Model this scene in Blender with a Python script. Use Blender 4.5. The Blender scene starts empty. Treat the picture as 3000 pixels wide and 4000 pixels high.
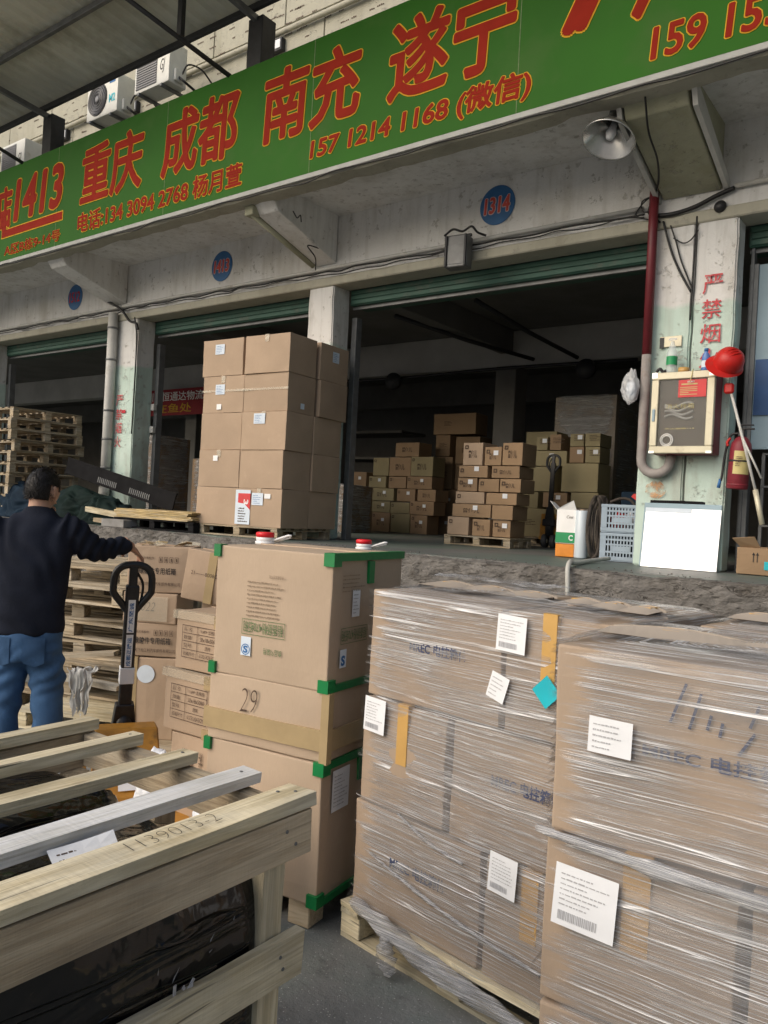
import bpy, bmesh, math, random
from mathutils import Vector, Matrix, Euler, noise
random.seed(11)
sc = bpy.context.scene
COL = sc.collection
PI = math.pi
R_ = math.radians

# ------------------------------------------------------------------ camera, world, sun, exposure
YAW, ROLL, EYE = R_(36.96), R_(3.0), 1.6
fw = Vector((-math.sin(YAW), math.cos(YAW), 0)); rt = Vector((math.cos(YAW), math.sin(YAW), 0)); up = Vector((0, 0, 1))
cx_ = rt*math.cos(ROLL) + up*math.sin(ROLL); cy_ = up*math.cos(ROLL) - rt*math.sin(ROLL); cz_ = -fw
cam_d = bpy.data.cameras.new('camera'); cam = bpy.data.objects.new('camera', cam_d); COL.objects.link(cam)
m4 = Matrix((cx_, cy_, cz_)).transposed().to_4x4(); m4.translation = (0, 0, EYE); cam.matrix_world = m4
cam_d.sensor_fit = 'VERTICAL'; cam_d.sensor_height = 36; cam_d.lens = 36*3120/4000; cam_d.clip_start = 0.05; cam_d.clip_end = 2000
sc.camera = cam

SUN_EL, SUN_AZ = R_(34), R_(206)       # azimuth clockwise from +Y: behind the camera, towards its left
world = bpy.data.worlds.new('World'); sc.world = world; world.use_nodes = True
wn = world.node_tree; bg = wn.nodes['Background']
sky = wn.nodes.new('ShaderNodeTexSky'); sky.sky_type = 'NISHITA'; sky.sun_disc = False
sky.sun_elevation = SUN_EL; sky.sun_rotation = SUN_AZ; sky.air_density = 1.0; sky.dust_density = 5.0; sky.ozone_density = 1.0
wn.links.new(sky.outputs[0], bg.inputs[0]); bg.inputs[1].default_value = 0.125
sd = bpy.data.lights.new('sun', 'SUN'); sd.energy = 1.3; sd.angle = R_(80); sd.color = (1.0, 0.985, 0.96)
sun = bpy.data.objects.new('sun', sd); COL.objects.link(sun)
sdir = Vector((math.sin(SUN_AZ)*math.cos(SUN_EL), math.cos(SUN_AZ)*math.cos(SUN_EL), math.sin(SUN_EL)))
sun.rotation_euler = sdir.to_track_quat('Z', 'Y').to_euler()
sc.view_settings.view_transform = 'Standard'; sc.view_settings.look = 'None'
sc.view_settings.gamma = 1.0; sc.view_settings.use_curve_mapping = False; sc.view_settings.exposure = 0.14
sc.cycles.use_denoising = True; sc.cycles.max_bounces = 8; sc.cycles.transparent_max_bounces = 16
sc.cycles.caustics_reflective = False; sc.cycles.caustics_refractive = False

# ------------------------------------------------------------------ materials
class NT:
    def __init__(s, name):
        s.m = bpy.data.materials.new(name); s.m.use_nodes = True; s.t = s.m.node_tree
        s.b = s.t.nodes['Principled BSDF']; s.out = s.t.nodes['Material Output']
    def n(s, typ, **kw):
        k = s.t.nodes.new('ShaderNode' + typ)
        for a, v in kw.items():
            if a.startswith('i_'): k.inputs[a[2:].replace('_', ' ')].default_value = v
            else: setattr(k, a, v)
        return k
    def l(s, a, b): s.t.links.new(a, b)
    def coord(s, scale=(1, 1, 1), rot=(0, 0, 0), out='Object', rand=True):
        tc = s.n('TexCoord'); mp = s.n('Mapping'); mp.inputs['Scale'].default_value = scale; mp.inputs['Rotation'].default_value = rot
        src = tc.outputs[out]
        if rand:
            oi = s.n('ObjectInfo'); mu = s.n('Math', operation='MULTIPLY'); mu.inputs[1].default_value = 37.0
            s.l(oi.outputs['Random'], mu.inputs[0]); ad = s.n('VectorMath', operation='ADD')
            s.l(src, ad.inputs[0]); s.l(mu.outputs[0], ad.inputs[1]); src = ad.outputs[0]
        s.l(src, mp.inputs['Vector']); return mp.outputs[0]
    def noise(s, vec, scale, detail=4, rough=.55, dist=0):
        k = s.n('TexNoise'); k.inputs['Scale'].default_value = scale; k.inputs['Detail'].default_value = detail
        k.inputs['Roughness'].default_value = rough; k.inputs['Distortion'].default_value = dist
        s.l(vec, k.inputs['Vector']); return k.outputs['Fac']
    def ramp(s, fac, stops):
        k = s.n('ValToRGB'); e = k.color_ramp.elements
        while len(e) < len(stops): e.new(.5)
        for i, (p, c) in enumerate(stops):
            e[i].position = p; e[i].color = (c, c, c, 1) if isinstance(c, (int, float)) else (c[0], c[1], c[2], 1)
        s.l(fac, k.inputs[0]); return k.outputs[0]
    def mix(s, fac, a, b, mode='MIX'):
        k = s.n('Mix', data_type='RGBA', blend_type=mode)
        def put(sock, v):
            if isinstance(v, (tuple, list)): sock.default_value = (v[0], v[1], v[2], 1)
            elif isinstance(v, (int, float)): sock.default_value = v if sock.type == 'VALUE' else (v, v, v, 1)
            else: s.l(v, sock)
        put(k.inputs[0], fac); put(k.inputs[6], a); put(k.inputs[7], b); return k.outputs[2]
    def math(s, op, a, b=0.0):
        k = s.n('Math', operation=op)
        for i, v in enumerate((a, b)):
            if isinstance(v, (int, float)): k.inputs[i].default_value = v
            else: s.l(v, k.inputs[i])
        return k.outputs[0]
    def bump(s, h, strength=.3, dist=.01):
        k = s.n('Bump'); k.inputs['Strength'].default_value = strength; k.inputs['Distance'].default_value = dist
        s.l(h, k.inputs['Height']); s.l(k.outputs[0], s.b.inputs['Normal'])
    def col(s, c): s.l(c, s.b.inputs['Base Color'])
    def set(s, rough=None, metal=None, spec=None, **kw):
        if rough is not None: s.b.inputs['Roughness'].default_value = rough
        if metal is not None: s.b.inputs['Metallic'].default_value = metal
        if spec is not None: s.b.inputs['Specular IOR Level'].default_value = spec
        for k, v in kw.items(): s.b.inputs[k].default_value = v

def hsvrand(t, c, amt=.12):
    oi = t.n('ObjectInfo'); v = t.math('MULTIPLY_ADD', oi.outputs['Random'], 2*amt); v.node.inputs[2].default_value = 1-amt
    h = t.n('HueSaturation'); t.l(v, h.inputs['Value']); t.l(c, h.inputs['Color']); return h.outputs[0]

MAT = {}
def pm(name, c, rough=.6, var=.12, vs=5, bump=.15, bs=60, metal=0, spec=.4, stretch=(1, 1, 1), obj=.0, dirt=None, dist=.004):
    t = NT(name); v = t.coord(stretch); f = t.noise(v, vs)
    col = t.ramp(f, [(.3, tuple(x*(1-var) for x in c)), (.7, tuple(min(1, x*(1+var)) for x in c))])
    if dirt:
        f2 = t.noise(v, dirt[0], 6, .65); col = t.mix(t.ramp(f2, [(dirt[2], 0), (min(.99, dirt[2]+.16), dirt[3] if len(dirt) > 3 else .8)]), col, dirt[1])
    if obj: col = hsvrand(t, col, obj)
    t.col(col); t.set(rough, metal, spec)
    if bump: t.bump(t.noise(v, bs, 3), bump, dist)
    MAT[name] = t.m; return t

def cardboard(name, c, obj=.08):
    t = NT(name); v = t.coord()
    f = t.noise(v, 3.0, 5); col = t.ramp(f, [(.25, tuple(x*.9 for x in c)), (.75, tuple(x*1.06 for x in c))])
    v2 = t.coord((1, 1, .15)); fib = t.noise(v2, 240, 2, .7)
    col = t.mix(t.ramp(fib, [(.35, 0), (.8, .22)]), col, tuple(x*.72 for x in c))
    scuff = t.noise(v, 9, 7, .7); col = t.mix(t.ramp(scuff, [(.6, 0), (.78, .35)]), col, tuple(min(1, x*1.25+.02) for x in c))
    ed = t.n('NewGeometry'); col = t.mix(t.ramp(ed.outputs['Pointiness'], [(.53, 0), (.62, .35)]), col, tuple(min(1, x*1.3+.03) for x in c))
    t.col(hsvrand(t, col, obj)); t.set(.82, 0, .25)
    v3 = t.coord((1, 1, .02)); h = t.math('ADD', t.math('MULTIPLY', t.noise(v3, 130, 1), .5), t.noise(v, 14, 3)); t.bump(h, .12, .004)
    MAT[name] = t.m
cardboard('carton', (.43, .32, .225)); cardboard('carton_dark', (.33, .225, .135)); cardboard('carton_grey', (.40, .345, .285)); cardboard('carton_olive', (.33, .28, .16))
cardboard('carton_wrap', (.385, .295, .215)); cardboard('carton_pale', (.49, .38, .275), .03)

def wood(name, c1, c2, rough=.75, obj=.12, wet=0, knots=.6, gr=.4):
    t = NT(name); v = t.coord((1, 14, 14)); g = t.noise(v, 2.2, 6, .6, 1.2)
    col = t.ramp(g, [(.25, tuple(x*.62 for x in c1)), (.42, c1), (.58, c2), (.8, tuple(min(1, x*1.12) for x in c2))])
    fg = t.noise(t.coord((1.5, 60, 60)), 2.4, 3, .6, .3); col = t.mix(t.ramp(fg, [(.5, 0), (.72, .55)]), col, tuple(x*.6 for x in c1)); cr = t.noise(t.coord((.7, 26, 26)), 2.0, 2, .5, .6); col = t.mix(t.ramp(cr, [(.69, 0), (.715, .85)]), col, tuple(x*.22 for x in c1))
    st = t.noise(t.coord((1.2, 3, 3)), 2.5, 5); col = t.mix(t.ramp(st, [(.48, 0), (.72, .7)]), col, tuple(x*.55 for x in c1))
    gy = t.noise(t.coord((.8, 2, 2)), 3.3, 4); col = t.mix(t.ramp(gy, [(.46, 0), (.68, gr)]), col, (.40, .40, .36))
    vo = t.n('TexVoronoi'); vo.inputs['Scale'].default_value = 3.0; t.l(t.coord((1, 2.5, 2.5)), vo.inputs['Vector'])
    col = t.mix(t.ramp(vo.outputs['Distance'], [(.05, knots), (.13, 0)]), col, (.10, .055, .03))
    t.col(hsvrand(t, col, obj)); t.set(rough, 0, .3); t.bump(t.math('ADD', t.math('ADD', g, fg), t.math('MULTIPLY', t.noise(t.coord((40, 4, 4)), 2.5, 2), .5)), .6, .004); MAT[name] = t.m
wood('wood_pale', (.57, .485, .31), (.73, .65, .46)); wood('wood_old', (.33, .26, .17), (.50, .41, .28)); wood('wood_grey', (.34, .31, .25), (.50, .46, .38))
wood('plywood', (.50, .37, .17), (.62, .48, .25)); wood('wood_brown', (.52, .41, .27), (.64, .53, .37), gr=.15)
wood('wood_white', (.78, .78, .75), (.86, .87, .87), .35, .05, knots=.15)

pm('tape_tan', (.40, .30, .16), .25, .1, 8, .25, 30, spec=.6); pm('tape_brown', (.55, .33, .10), .28, .1, 8, .2, 30, spec=.6)
pm('tape_green', (.0, .18, .045), .32, .12, 9, .3, 25, spec=.55)
t = pm('tape_clear', (.72, .66, .52), .12, .1, 9, .4, 22, spec=.7); t.set(Alpha=.35)
pm('warn_red', (.52, .07, .08), .8, .2, 20, 0, dirt=(26, (.56, .55, .52), .52, .95)); pm('paper', (.80, .82, .84), .7, .04, 14, .1, 40, spec=.2); pm('paper_blue', (.66, .74, .82), .7, .05, 14, .1, 40, spec=.2); pm('paper_white', (.86, .86, .85), .6, .03, 9, .15, 12)
pm('ink_black', (.035, .03, .028), .7, .2, 30, 0); pm('ink_brown', (.085, .055, .038), .8, .2, 30, 0); pm('ink_blue', (.05, .065, .13), .7, .2, 30, 0)
pm('ink_green', (.13, .19, .085), .8, .2, 30, 0); pm('ink_red', (.50, .03, .045), .7, .15, 20, 0); pm('print_blue', (.045, .16, .38), .7, .1, 20, 0)
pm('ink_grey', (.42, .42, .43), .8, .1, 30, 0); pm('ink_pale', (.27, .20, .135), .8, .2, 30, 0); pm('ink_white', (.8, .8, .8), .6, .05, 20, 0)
pm('sign_green', (.018, .102, .004), .6, .12, .9, .25, 1.6, spec=.14, dirt=(1.3, (.045, .11, .02), .55, .5)); pm('sign_red', (.25, .018, .008), .7, .1, 4, 0, spec=.08); pm('sign_yellow', (.60, .33, .03), .7, .1, 4, 0, spec=.08)
pm('sign_grey', (.34, .35, .33), .6, .12, 6); pm('disc_blue', (.03, .125, .30), .45, .1, 8, .05, 20); pm('disc_red', (.55, .07, .05), .5, .1, 8, 0); pm('disc_pale', (.62, .50, .52), .5, .1, 8, 0)
pm('steel_dark', (.035, .036, .038), .55, .2, 8, .2, 40, metal=.2, obj=.1); pm('steel_grey', (.16, .165, .165), .5, .2, 8, .15, 40, metal=.3)
pm('roof_metal', (.60, .60, .50), .6, .22, .6, .1, 8, metal=.0, spec=.3, dirt=(.9, (.34, .33, .24), .48, .7))
pm('concrete', (.27, .265, .255), .9, .2, 3, .6, 28, dirt=(1.7, (.15, .145, .13), .5), dist=.01)
t = pm('concrete_rough', (.155, .146, .134), .95, .3, 9, 1.0, 34, dirt=(5, (.08, .07, .058), .53), dist=.013)
crk = t.noise(t.coord((.9, .9, 5), rand=False), 2.6, 5, .6, 1.2); bc = t.b.inputs['Base Color'].links[0].from_socket; t.col(t.mix(t.ramp(crk, [(.485, 0), (.497, .85), (.505, .85), (.517, 0)]), bc, (.03, .026, .022)))
pm('bounce_pale', (.36, .355, .34), .9, .15, 2, .3, 30, dirt=(1.2, (.24, .235, .22), .5)); pm('interior', (.17, .165, .155), .95, .15, 1.2, .2, 30, dirt=(.8, (.13, .125, .115), .5))
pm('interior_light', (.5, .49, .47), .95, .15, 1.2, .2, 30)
pm('shutter_green', (.035, .095, .07), .6, .15, 5, .1, 40, dirt=(3, (.10, .11, .09), .55)); pm('wire_black', (.012, .012, .012), .5, .1, 8, 0); pm('pipe_white', (.52, .52, .49), .55, .1, 6, .1, 30, dirt=(4, (.28, .26, .2), .58))
pm('ac_white', (.66, .66, .60), .45, .08, 6, .05, 30, dirt=(3, (.38, .35, .27), .57)); pm('black_plastic', (.02, .02, .022), .42, .2, 20, .1, 40); pm('grille_grey', (.20, .20, .205), .5, .1, 20, .1, 60)
pm('lamp_metal', (.62, .62, .60), .24, .2, 5, .1, 12, metal=.85); pm('alu', (.60, .56, .42), .45, .08, 6, .05, 60, metal=.2, dirt=(7, (.33, .28, .2), .62)); pm('alu_bright', (.75, .75, .74), .3, .05, 6, 0, metal=.8)
pm('red_pipe', (.13, .016, .022), .45, .15, 6, .1, 30, dirt=(4, (.08, .02, .02), .55)); pm('pipe_grey', (.30, .275, .26), .7, .2, 9, .25, 40, dirt=(5, (.20, .13, .09), .58))
pm('red_plastic', (.50, .016, .012), .42, .1, 6, .05, 20, spec=.4, dirt=(9, (.30, .05, .04), .56, .6)); pm('red_metal', (.20, .022, .034), .5, .2, 9, .12, 30, dirt=(8, (.14, .06, .05), .54, .7)); pm('notice_red', (.60, .045, .05), .5, .08, 9, 0); pm('label_yellow', (.55, .47, .2), .5, .1, 9, 0)
pm('crate_grey', (.35, .43, .51), .5, .1, 9, .1, 40, obj=.05); pm('rope_dark', (.06, .05, .042), .95, .3, 40, .8, 60); pm('orange_card', (.72, .26, .035), .6, .1, 9, .05, 30); pm('green_card', (.02, .28, .10), .5, .08, 9, 0)
pm('jack_orange', (.46, .22, .035), .45, .2, 12, .15, 30, dirt=(9, (.12, .07, .03), .55)); pm('jack_black', (.018, .018, .019), .36, .3, 20, .15, 40, dirt=(14, (.06, .055, .05), .6, .5)); pm('rubber', (.02, .02, .02), .8, .2, 20, .2, 60)
pm('sweater', (.014, .017, .027), .95, .25, 6, .5, 170, spec=.12, dist=.003); pm('denim', (.045, .10, .20), .9, .3, 7, .6, 260, spec=.2, dirt=(6, (.09, .20, .40), .55, .5), dist=.003)
pm('hair', (.010, .008, .007), .5, .35, 60, .5, 130, dist=.004, stretch=(1, 1, .35)); t = pm('skin', (.46, .265, .18), .5, .08, 14, .2, 120, dist=.002); t.set(**{'Subsurface Weight': .12, 'Subsurface Scale': .02})
pm('tarp_green', (.008, .017, .015), .75, .4, 4, .2, 20, spec=.08, dirt=(3.2, (.012, .024, .03), .52)); pm('tarp_blue', (.010, .022, .038), .75, .3, 4, .2, 20, spec=.08)
pm('panel_grey', (.014, .014, .015), .85, .2, 6, .1, 40, spec=.06); pm('white_bag', (.80, .82, .85), .35, .05, 6, .6, 18, spec=.5, dist=.02); pm('cloth_grey', (.42, .42, .40), .9, .2, 9, .6, 40)
pm('cord_white', (.50, .50, .46), .5, .1, 9, 0); pm('blue_panel', (.30, .41, .47), .6, .1, 3, .05, 30); pm('blue_notice', (.015, .07, .2), .5, .15, 6, 0); pm('cabinet_inside', (.17, .145, .12), .7, .3, 4, .2, 30, dirt=(4, (.08, .05, .045), .5)); pm('rust', (.42, .17, .06), .9, .25, 14, .3, 40)
pm('cap_red', (.72, .02, .03), .35, .05, 9, 0); pm('cap_white', (.82, .82, .82), .35, .05, 9, 0); pm('teal_sticker', (.01, .42, .50), .5, .1, 9, 0); pm('banner_red', (.25, .012, .02), .7, .1, 5, 0); pm('banner_yellow', (.55, .33, .02), .7, .1, 5, 0)
pm('roll_film', (.60, .68, .74), .18, .08, 12, .2, 40, stretch=(1, 1, .1), spec=.7); pm('whiteboard', (.93, .95, .95), .34, .05, 3, .1, 6, metal=.45, spec=.8, dirt=(3, (.70, .73, .74), .56, .7))
pm('wheel_grey', (.07, .07, .07), .5, .2, 20, .1, 40)

def clear(name, tint, alpha, rough=.08):
    t = NT(name); t.set(rough, 0, .6, Alpha=alpha); t.b.inputs['Base Color'].default_value = (*tint, 1); v = t.coord(); t.bump(t.noise(v, 30, 2), .15, .004); MAT[name] = t.m
t = pm('rust_smear', (.50, .27, .13), .9, .25, 14, .2, 40); al = t.noise(t.coord(rand=False), 16, 5, .65); t.l(t.ramp(al, [(.42, 0), (.62, .75)]), t.b.inputs['Alpha'])
clear('pet_clear', (.75, .82, .82), .38); clear('oil_yellow', (.80, .72, .42), .45); clear('pet_blue', (.10, .25, .65), .7); clear('glass', (.12, .12, .11), .30, .05); clear('bag_clear', (.78, .8, .82), .45, .25)

# painted render: white above, mint below, stains, flaking, dust
def wallpaint(name, mint=None, base=(.72, .72, .70), stain=(.33, .31, .26)):
    t = NT(name); v = t.coord(rand=False); f = t.noise(v, 1.3, 5)
    col = t.ramp(f, [(.3, tuple(x*.9 for x in base)), (.7, base)])
    if mint is not None:
        sx = t.n('SeparateXYZ'); t.l(v, sx.inputs[0]); e = t.math('ADD', sx.outputs['Z'], t.math('MULTIPLY', t.noise(v, 3, 4), .16))
        k = t.n('MapRange'); k.inputs['From Min'].default_value = mint; k.inputs['From Max'].default_value = mint+.05; t.l(e, k.inputs['Value'])
        gcol = t.ramp(t.noise(v, 2.2, 5), [(.3, (.47, .60, .53)), (.7, (.58, .70, .635))])
        col = t.mix(k.outputs[0], gcol, col)
    s1 = t.noise(t.coord((1, 1, .35), rand=False), 2.1, 7, .66); col = t.mix(t.ramp(s1, [(.48, 0), (.70, .8)]), col, stain)
    s2 = t.noise(v, 11, 8, .7); col = t.mix(t.ramp(s2, [(.60, 0), (.65, .6)]), col, (.34, .325, .285))
    s3 = t.noise(t.coord((3, 3, .25), rand=False), 4, 4); col = t.mix(t.ramp(s3, [(.52, 0), (.8, .4)]), col, (.3, .29, .25))
    t.col(col); t.set(.88, 0, .25); t.bump(t.math('ADD', t.noise(v, 9, 6, .7), t.math('MULTIPLY', t.ramp(s2, [(.60, 0), (.63, 1)]), -.9)), .55, .014); MAT[name] = t.m
wallpaint('paint_pillar', 3.72); wallpaint('paint_white', None, (.72, .72, .705), (.47, .455, .41)); wallpaint('paint_soffit', None, (.80, .80, .78), (.56, .545, .50)); wallpaint('paint_olive', None, (.40, .40, .29), (.27, .27, .17))
wallpaint('paint_cream', None, (.44, .425, .345), (.30, .285, .22)); wallpaint('paint_mint', 9.0)

# dock floor: worn green and blue-grey floor paint over concrete
t = NT('dock_floor'); v = t.coord(rand=False); col = t.ramp(t.noise(v, 1.6, 6, .6), [(.3, (.115, .12, .12)), (.7, (.18, .185, .18))])
col = t.mix(t.ramp(t.noise(v, .55, 4), [(.42, 0), (.6, .75)]), col, (.11, .165, .14)); col = t.mix(t.ramp(t.noise(v, 5, 7, .7), [(.55, 0), (.7, .6)]), col, (.11, .11, .10))
t.col(col); t.set(.55, 0, .4); t.bump(t.noise(v, 22, 5, .7), .25, .008); MAT['dock_floor'] = t.m
# yard ground: old dark concrete, oily, greenish, with pale specks
t = NT('yard_concrete'); v = t.coord(rand=False); col = t.ramp(t.noise(v, 1.1, 7, .62), [(.3, (.115, .122, .12)), (.7, (.26, .268, .26))])
col = t.mix(t.ramp(t.noise(v, 2.3, 5), [(.48, 0), (.66, .6)]), col, (.15, .195, .175)); col = t.mix(t.ramp(t.noise(v, 6, 8, .75), [(.54, 0), (.64, .7)]), col, (.07, .07, .07))
vo = t.n('TexVoronoi'); vo.inputs['Scale'].default_value = 60; t.l(v, vo.inputs['Vector']); col = t.mix(t.ramp(vo.outputs['Distance'], [(.10, .8), (.17, 0)]), col, (.42, .43, .41))
t.col(col); t.set(.72, 0, .35); t.bump(t.math('ADD', t.noise(v, 55, 5, .75), t.noise(v, 6, 4)), .9, .008); MAT['yard_concrete'] = t.m

# clear stretch film: hazy, with drawn-out pale wrinkles that run round the load (UV in metres)
def film(name, haze=.27, streak=1.0, tilt=0.0, tint=(.70, .70, .70), cross=.45):
    t = NT(name); t.m.blend_method = 'BLEND' if hasattr(t.m, 'blend_method') else None
    tc = t.n('TexCoord')
    def lay(rot, sc_, loc, scale, det=3, dist=.4):
        mp = t.n('Mapping'); mp.inputs['Rotation'].default_value = (0, 0, rot); mp.inputs['Scale'].default_value = (*sc_, 1); mp.inputs['Location'].default_value = loc
        t.l(tc.outputs['UV'], mp.inputs['Vector']); return t.noise(mp.outputs[0], scale, det, .6, dist)
    a = t.ramp(lay(tilt+R_(2), (.35, 24), (0, 0, 0), 2.4), [(.5, 0), (.64, .8), (.76, 1)])
    b = t.ramp(lay(tilt-R_(3), (.5, 60), (3, 1, 0), 2.0, 2, .2), [(.55, 0), (.575, 1), (.60, 0)])
    c = t.ramp(lay(tilt-R_(24), (1.3, 46), (7, 2, 0), 1.8, 2, .8), [(.56, 0), (.61, .8), (.66, 0)])
    cm = t.ramp(lay(0, (1, 1), (2, 5, 0), 2.3), [(.48, 0), (.6, cross*2)])
    b2 = t.ramp(lay(tilt+R_(1.0), (.3, 85), (9, 4, 0), 1.7, 2, .1), [(.545, 0), (.572, 1), (.598, 0)])
    d_ = t.ramp(lay(tilt-R_(2), (.22, 11), (5, 8, 0), 2.1, 2, .25), [(.585, 0), (.61, .85), (.635, 0)])
    b2 = t.math('MAXIMUM', b2, d_)
    st = t.math('MAXIMUM', t.math('MAXIMUM', t.math('MULTIPLY', a, .22), b), t.math('MAXIMUM', b2, t.math('MULTIPLY', c, cm)))
    pz = t.ramp(lay(0, (1.1, 2.0), (0, 3, 0), 1.9, 2), [(.34, .35), (.5, 1)])
    at = t.n('Attribute', attribute_name='tight'); jt = t.math('MULTIPLY_ADD', lay(0, (3, 30), (1, 1, 0), 1.5, 2), 1.1); jt.node.inputs[2].default_value = -.6; sl_ = t.math('ADD', t.math('SUBTRACT', 1.0, at.outputs['Fac']), jt)
    pz = t.math('MULTIPLY', pz, t.ramp(sl_, [(.14, .03), (.34, 1)]))
    fac = t.math('MINIMUM', t.math('ADD', t.math('MULTIPLY', pz, haze), t.math('MULTIPLY', t.math('MULTIPLY', st, pz), streak)), .93)
    tr = t.n('BsdfTransparent'); ms = t.n('MixShader'); t.col(t.mix(st, tuple(x*.56 for x in tint), tuple(min(1, x*1.36) for x in tint))); t.set(.15, 0, .9)
    t.bump(t.math('ADD', st, t.math('MULTIPLY_ADD', lay(0, (2.2, 5), (4, 4, 0), 1.6, 2), 2.2)), .6, .012)
    t.l(fac, ms.inputs[0]); t.l(tr.outputs[0], ms.inputs[1]); t.l(t.b.outputs[0], ms.inputs[2]); t.l(ms.outputs[0], t.out.inputs[0]); MAT[name] = t.m
film('film_clear'); film('film_dense', .33, 1.0, R_(2), (.70, .70, .70), .18); film('film_hem', .42, .9, 0, (.78, .80, .83), .8); film('film_dim', .5, .8, 0, (.75, .76, .76), .3)
# black stretch film
t = NT('film_black'); tc = t.n('TexCoord')
def _bl(rot, scl, scale, det=3, dist=.6, loc=(0, 0, 0)):
    mp = t.n('Mapping'); mp.inputs['Rotation'].default_value = rot; mp.inputs['Scale'].default_value = scl; mp.inputs['Location'].default_value = loc; t.l(tc.outputs['Object'], mp.inputs['Vector']); return t.noise(mp.outputs[0], scale, det, .6, dist)
n1 = _bl((0, 0, R_(12)), (7, 1.2, 7), 1.5, 2, 1.0); n2 = _bl((R_(20), 0, R_(-14)), (15, 1.4, 15), 1.3, 1, .8, (4, 2, 1)); n3 = _bl((0, 0, 0), (2, 2, 2), 3.0, 3)
t.b.inputs['Base Color'].default_value = (.005, .005, .006, 1); t.set(.13, 0, .5); hh = t.math('ADD', t.math('ADD', n1, t.ramp(n2, [(.56, 0), (.585, .55), (.61, 0)])), t.math('MULTIPLY', n3, .6)); t.bump(hh, .55, .03); MAT['film_black'] = t.m

# ------------------------------------------------------------------ geometry helpers
def mesh_from(bm, name, smooth=False):
    me = bpy.data.meshes.new(name); bmesh.ops.recalc_face_normals(bm, faces=bm.faces); bm.to_mesh(me); bm.free()
    if smooth:
        me.polygons.foreach_set('use_smooth', [True]*len(me.polygons))
    return me
def link(name, me, mat=None, parent=None, loc=(0, 0, 0), rot=(0, 0, 0), M=None):
    o = bpy.data.objects.new(name, me); COL.objects.link(o)
    if mat and me is not None and len(me.materials) == 0: me.materials.append(MAT[mat])
    if parent: o.parent = parent
    if M is not None: o.matrix_local = M
    else: o.location = loc; o.rotation_euler = rot
    return o
def tag(o, label, cat, group=None):
    o['label'] = label; o['category'] = cat
    if group: o['group'] = group
    return o
def thing(name, label, cat, loc=(0, 0, 0), rz=0, group=None):
    o = bpy.data.objects.new(name, None); COL.objects.link(o); o.location = loc; o.rotation_euler = (0, 0, rz); o.empty_display_size = .1
    return tag(o, label, cat, group)
def struct(o): o['kind'] = 'structure'; return o
def copy_tree(o, parent=None):
    c = o.copy(); COL.objects.link(c)
    if parent: c.parent = parent
    for ch in list(o.children): copy_tree(ch, c)
    return c
def abox(bm, x0, x1, y0, y1, z0, z1, M=None):
    vs = [bm.verts.new(Vector(p) if M is None else M @ Vector(p)) for p in ((x0, y0, z0), (x1, y0, z0), (x1, y1, z0), (x0, y1, z0), (x0, y0, z1), (x1, y0, z1), (x1, y1, z1), (x0, y1, z1))]
    for f in ((0, 3, 2, 1), (4, 5, 6, 7), (0, 1, 5, 4), (1, 2, 6, 5), (2, 3, 7, 6), (3, 0, 4, 7)): bm.faces.new([vs[i] for i in f])
    return vs
CACHE = {}
def box_me(w, d, h, bev=.004, seg=1, mat=None, key=None):
    """box centred in x,y with its base at z=0, edges rounded"""
    k = ('box', round(w, 3), round(d, 3), round(h, 3), bev, seg, mat, key)
    if k in CACHE: return CACHE[k]
    bm = bmesh.new(); abox(bm, -w/2, w/2, -d/2, d/2, 0, h)
    if bev: bmesh.ops.bevel(bm, geom=bm.edges[:], offset=min(bev, min(w, d, h)*.3), segments=seg, affect='EDGES', profile=.7)
    me = mesh_from(bm, 'box'); CACHE[k] = me
    if mat: me.materials.append(MAT[mat])
    return me
def bx(name, x0, x1, y0, y1, z0, z1, mat, parent=None, bev=.004, seg=1):
    """axis aligned box that keeps world coordinates as object coordinates"""
    bm = bmesh.new(); abox(bm, min(x0, x1), max(x0, x1), min(y0, y1), max(y0, y1), min(z0, z1), max(z0, z1))
    if bev: bmesh.ops.bevel(bm, geom=bm.edges[:], offset=bev, segments=seg, affect='EDGES', profile=.7)
    return link(name, mesh_from(bm, name), mat, parent)
def plank(name, L, w, th, mat, parent, c, axis='X', rot=None, rough=.0):
    """plank with its length along local x so that the grain follows it; c = centre"""
    k = ('plank', round(L, 3), round(w, 3), round(th, 3), mat, random.randint(0, 2) if rough else 0)
    if k in CACHE: me = CACHE[k]
    else:
        bm = bmesh.new(); n = 6; ys = (-w/2, w/2); rows = []
        for i in range(n+1):
            x = -L/2 + L*i/n; j = lambda s: (random.random()-.5)*s
            rows.append([bm.verts.new((x+(j(.006) if i in (0, n) else 0), y+j(rough*.006), z+j(rough*.003))) for y, z in ((-w/2, -th/2), (w/2, -th/2), (w/2, th/2), (-w/2, th/2))])
        for i in range(n):
            for q in range(4): bm.faces.new((rows[i][q], rows[i][(q+1) % 4], rows[i+1][(q+1) % 4], rows[i+1][q]))
        bm.faces.new(rows[0]); bm.faces.new(rows[-1][::-1])
        bmesh.ops.bevel(bm, geom=[e for e in bm.edges if e.is_manifold and e.calc_face_angle(0) > .8], offset=min(.0025, th*.2), segments=1, affect='EDGES')
        me = mesh_from(bm, 'plank'); me.materials.append(MAT[mat]); CACHE[k] = me
    if rot is None: rot = {'X': (0, 0, 0), 'Y': (0, 0, PI/2), 'Z': (0, -PI/2, 0)}[axis]
    return link(name, me, None, parent, c, rot)
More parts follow.
